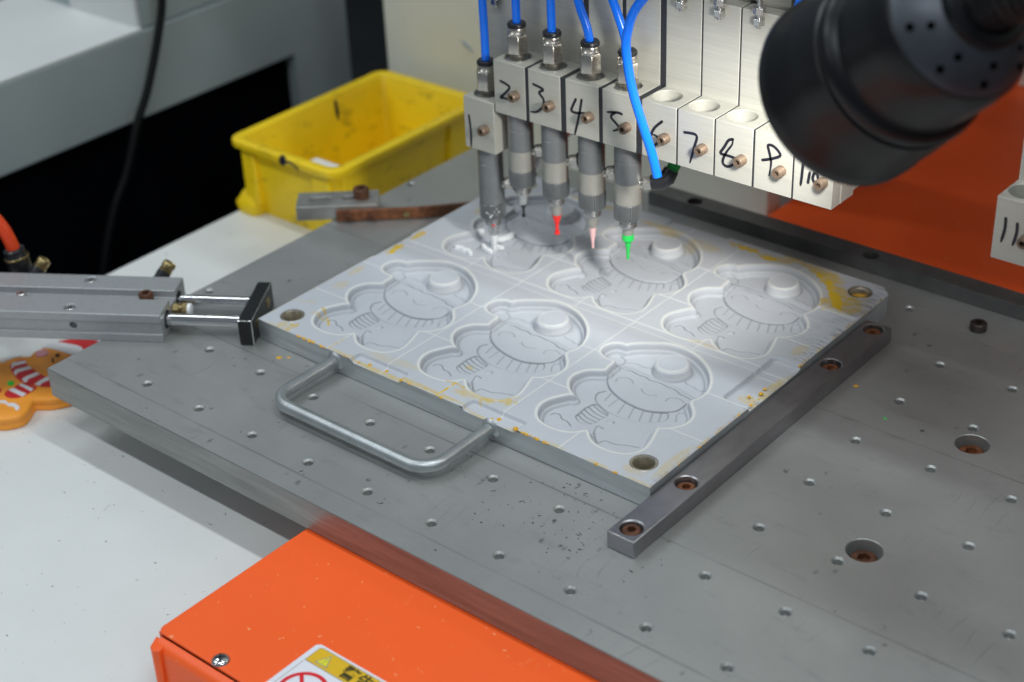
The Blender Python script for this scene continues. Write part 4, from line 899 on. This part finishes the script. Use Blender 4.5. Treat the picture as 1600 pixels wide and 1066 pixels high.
b = B(); b.lathe([(0, 0), (8.2, 0), (8.6, 1.5), (8.6, 13), (7.6, 14.5), (7.6, 18), (6.4, 19), (0, 19)], (-131, 80, 8), (-0.15, 0.0, 1), 26)
f = obj('hose_socket', b, 'black', cy)
obj('socket_band', B().lathe([(8.5, 11.0), (8.95, 11.3), (8.95, 12.6), (8.5, 13)], (-131, 80, 8), (-0.15, 0.0, 1), 26), 'brass', f)
def cyw(s_, p, z): c, s2 = math.cos(ANG), math.sin(ANG); return (-432.5 + s_ * c - p * s2, 40.8 + s_ * s2 + p * c, z)
tag(obj('red_air_hose', B().tube(smooth_line([cyw(-133.5, 80, 25), cyw(-135.5, 80, 34), cyw(-140, 80.5, 45), cyw(-149, 81, 57), cyw(-166, 83, 71), cyw(-196, 86, 84), cyw(-250, 90, 92)], 8), 4.9, 18), 'hose_red'), 'short curved orange-red air hose at the left edge above the air cylinder', 'hose')

# ------------------------------------------------------------------ clamp finger at the back left
cf = thing('clamp_finger', 'slotted grey bar with rusty strip and brown screw at the back left of the plate', 'clamp', (-491, 222.6, 0.1), math.atan2(20, 23))
sb = obj('slotted_bar', B().box(0, 63, 0, 26, 0.6, 12.2), 'slotbar', cf, 0.5)
cutb = B()
for a0, a1 in ((9, 27), (35, 56)):
    pts = [(a1 - 3 + 3 * math.cos(t), 13.5 + 3.4 * math.sin(t)) for t in np.linspace(-math.pi / 2, math.pi / 2, 9)] + [(a0 + 3 + 3 * math.cos(t), 13.5 + 3.4 * math.sin(t)) for t in np.linspace(math.pi / 2, 3 * math.pi / 2, 9)]
    cutb.prism(pts, 8, 14)
cut(sb, cutb)
cap_screw(cf, (50, 13.5, 12.3), (0, 0, 1), 6.2, 8.0, 'rustdark')
pts = [(31, -2.4), (60, -2.4), (84, -2.4), (96, -2.2), (103, -1.6), (109, -0.9)]
br = B(); rows = []
for i, p in enumerate(pts):
    t = Vector((pts[min(i + 1, 5)][0] - pts[max(i - 1, 0)][0], pts[min(i + 1, 5)][1] - pts[max(i - 1, 0)][1], 0)).normalized(); nn = Vector((-t.y, t.x, 0))
    rows.append([br.bm.verts.new(Vector((p[0], p[1], z)) + nn * s_) for s_, z in ((-1.6, .4), (1.9, .4), (1.9, 9.2), (-1.6, 9.2))])
for q, r_ in zip(rows, rows[1:]):
    for k in range(4): br.bm.faces.new((q[k], q[(k + 1) % 4], r_[(k + 1) % 4], r_[k]))
br.bm.faces.new(rows[0]); br.bm.faces.new(rows[-1][::-1])
rs = obj('rusty_strip', br, 'rust', cf, 0.5)
be_ = B(); be_.prism([(108.8, -2.5), (140, 1.4), (140, 5.0), (108.8, 0.9)], 0.4, 9.1)
obj('strip_end', be_, 'rustdark', rs, 0.5)
for x in (40, 58): cap_screw(cf, (x, -4.1, 4.4), (0, -1, 0), 3.0, 2.6, 'rustdark')
obj('strip_nut', B().cyl((85, -4.0, 5.2), (0, -1, 0), 2.6, 2.2, 6), 'brass', rs)

# ------------------------------------------------------------------ rubber figure at the left edge
toy = thing('rubber_figure', 'flat orange gingerbread shaped rubber figure with red hat and striped scarf on the white table', 'rubber toy', (-545, 5, -60))
OT = Matrix.Translation(Vector((545, -5, 60)))
tout = [(-563.8,-26.9),(-576.7,-13.8),(-583.0,-2.0),(-584.5,6.6),(-582.4,11.0),(-577.1,15.7),(-572.7,18.5),(-570.9,20.6),(-573.5,26.8),(-572.9,32.4),(-572.8,40.1),(-570.4,45.3),(-566.5,51.1),(-561.9,55.5),(-555.3,60.3),(-546.8,65.2),(-534.7,63.7),(-524.1,56.1),(-516.7,42.0),(-512.6,30.2),(-508.5,18.7),(-503.3,6.5),(-505.8,-1.6),(-510.5,-8.1),(-517.2,-13.0),(-517.4,-16.2),(-512.3,-23.2),(-508.9,-31.3),(-511.3,-38.3),(-516.3,-44.3),(-525.0,-47.7),(-535.7,-46.5),(-550.2,-38.8)]
to = smooth_line(tout, 4, True)
bt = B()
pp_ = np.array(to); A = sum(p[0] * q[1] - q[0] * p[1] for p, q in zip(to, to[1:] + to[:1]))
if A < 0: pp_ = pp_[::-1]
tn = np.roll(pp_, -1, 0) - np.roll(pp_, 1, 0); tn /= np.linalg.norm(tn, axis=1)[:, None]; nr = np.stack([tn[:, 1], -tn[:, 0]], 1)
rings = []
for off, z in ((-.6, -59.9), (0, -59.2), (0, -55.6), (-.25, -55.3), (0, -55.0), (0, -51.6), (-.5, -50.5), (-1.4, -50.0)):
    rings.append([bt.bm.verts.new((p[0], p[1], z)) for p in pp_ + nr * off])
m = len(pp_)
for r0, r1 in zip(rings, rings[1:]):
    for k in range(m): bt.bm.faces.new((r0[k], r0[(k + 1) % m], r1[(k + 1) % m], r1[k]))
bt.bm.faces.new(rings[0][::-1]); bt.bm.faces.new(rings[-1])
tbody = obj('figure_body', bt.xf(OT), 'toy_orange', toy, 0, 40)
def inlay(name, pts, mat, z=-49.5, sm=3):
    q = smooth_line(pts, sm, True) if sm else pts
    return obj(name, B().prism([tuple(p) for p in q], -51, z).xf(OT), mat, toy, 0.2)
inlay('hat', [(-569.8,44.0),(-566.8,51.4),(-562.1,55.7),(-555.6,60.0),(-546.8,63.9),(-535.6,62.0),(-530,54),(-540,47),(-546.5,49.4),(-553.4,49.5),(-561.6,46.9)], 'toy_red')
inlay('hat_brim', [(-572.3,33.4),(-572.6,39.0),(-569.8,44.0),(-561.6,47.4),(-553.4,50.0),(-546.5,49.9),(-541.5,46),(-543.6,40.3),(-556.0,37.9),(-563.2,36.4),(-567.8,34.7)], 'toy_white', -49.2)
inlay('scarf', [(-570.6,3.0),(-572.5,8.2),(-568.4,14.5),(-562.2,11.6),(-554.8,10.5),(-545.2,9.3),(-537.0,9.1),(-531.4,11.3),(-521.8,4.0),(-528.0,-0.9),(-535.5,-3.7),(-543.6,-5.6),(-554.5,-4.0),(-563.5,-0.8)], 'toy_red')
for s_ in ([(-567.6,1.8),(-572.0,6.1),(-566.8,13.7),(-563.3,12.1),(-566.8,4.1),(-565.0,0.3)], [(-559.6,-1.9),(-562.1,1.5),(-557.9,10.6),(-553.4,9.8),(-557.2,0.5),(-555.0,-3.4)], [(-547.1,-3.4),(-548.0,0.5),(-546.3,9.0),(-542.1,8.6),(-543.2,-0.5),(-540.8,-4.4),(-543.0,-5.0)], [(-533.8,-2.4),(-534.8,1.6),(-535.3,9.4),(-532.2,10.4),(-529.8,8.8),(-530.9,2.1),(-529.1,-1.2)]): inlay('scarf_stripe', s_, 'toy_white', -49.2, 0)
inlay('scarf_end', [(-541.3,-22.9),(-543.1,-18.8),(-542.4,-14.3),(-542.8,-6.6),(-532.7,-4.0),(-528.9,-4.4),(-527.5,-12.8),(-528.0,-18.2),(-531.8,-22.8),(-536.6,-24.2)], 'toy_red')
for s_ in ([(-542.6,-9.7),(-542.2,-7.0),(-529.5,-6.4),(-527.8,-9.6)], [(-542.5,-18.3),(-542.4,-14.3),(-527.8,-13.6),(-527.6,-17.6)]): inlay('scarf_stripe', s_, 'toy_white', -49.2, 0)
inlay('cheek', [(-569.2,24.5),(-571.5,28.3),(-569.8,30.9),(-565.9,32.4),(-562.2,31.3),(-560.8,27.7),(-562.0,24.3),(-565.4,22.9)], 'toy_pink')
inlay('eye', [(-555.3,31.6),(-556.6,34.1),(-554.3,35.1),(-552.3,33.0),(-553.0,31.3)], 'toy_black')
inlay('mouth', [(-554.1,27.8),(-552.9,28.7),(-550.7,26.7),(-547.3,25.5),(-549.1,24.8),(-551.8,25.8)], 'toy_black', -49.5, 0)
inlay('button', [(-551.6,-13.1),(-552.9,-10.5),(-551.2,-8.8),(-548.4,-9.2),(-546.5,-11.8),(-547.4,-14.0)], 'toy_green')
inlay('button', [(-551.2,-21.6),(-549.2,-20.1),(-546.8,-21.4),(-545.5,-23.2),(-547.5,-25.4),(-550.5,-24.5)], 'toy_red')
inlay('icing_line', [(-536.3,-30.9),(-532.7,-27.8),(-528.1,-28.7),(-525.8,-26.3),(-520.4,-26.1),(-517.0,-27.4),(-515.5,-29.3),(-516.8,-30.8),(-521.6,-29.3),(-525.1,-30.8),(-530.3,-30.3),(-534.2,-32.4)], 'toy_white', -49.3)
inlay('icing_line', [(-581.0,2.2),(-581.4,7.7),(-579.8,11.6),(-577.0,14.2),(-575.0,16.4),(-573.8,15.8),(-576.4,12.5),(-577.9,7.7),(-578.5,3.1),(-579.4,1.2)], 'toy_white', -49.3)

# ------------------------------------------------------------------ background machines
bf_ = thing('grey_machine', 'grey painted machine frame with a black opening in the left background', 'machine frame', (-800, 300, -800))
OF = Matrix.Translation(Vector((800, -300, 800)))
obj('frame_panel', B().prism([(-500, 56), (590, 56), (590, -800), (514, -800), (514, -24), (-500, -24)], -980, -800, Matrix(((0, 0, 1, 0), (1, 0, 0, 0), (0, 1, 0, 0), (0, 0, 0, 1)))).xf(OF), 'greypaint', bf_, 2)
obj('ledge', B().box(-979, -800.5, -500, 336, 56.1, 58).xf(OF), 'palepaint', bf_)  # paler skin puts the lit look of the top into the colour
obj('upright', B().box(-903, -803, 337, 700, 56.2, 420).xf(OF), 'greypaint', bf_, 2)
obj('lit_side_skin', B().box(-902, -804, 333.5, 337, 56.2, 420).xf(OF), 'palepaint', bf_)  # paler skin puts the lit look of this side into the colour
obj('shade_panel', B().box(-870, -812, -500, 513, -800, -24.3).xf(OF), 'void', bf_)  # added black sheet in place of the unlit space under the beam
pc = thing('machine_cabinet', 'cream painted machine cabinet panel behind the yellow bin', 'machine cabinet', (-657, 500, -60))
OP = Matrix.Translation(Vector((657, -500, 60)))
obj('cabinet_panel', B().box(-657, -240, 500, 520, -60, 300).xf(OP), 'cream', pc, 1.5)
obj('paint_chip', B().tube([(-562, 499.8, 46), (-556, 499.8, 43), (-549, 499.8, 38)], [0.8, 1.8, 0.9], 8).xf(OP), 'greypaint', pc)
cp = smooth_line([(-786, 352, 140), (-782, 349, 90), (-780, 335.4, 53.3), (-778, 314.1, 11.5), (-778, 298.1, -14.0), (-778, 276.5, -56.5), (-779, 256.4, -87.1), (-780, 235, -140), (-782, 205, -260)], 8)
tag(obj('power_cable', B().tube(cp, 3.9, 16), 'cable'), 'thick black cable hanging in front of the grey machine frame', 'cable')
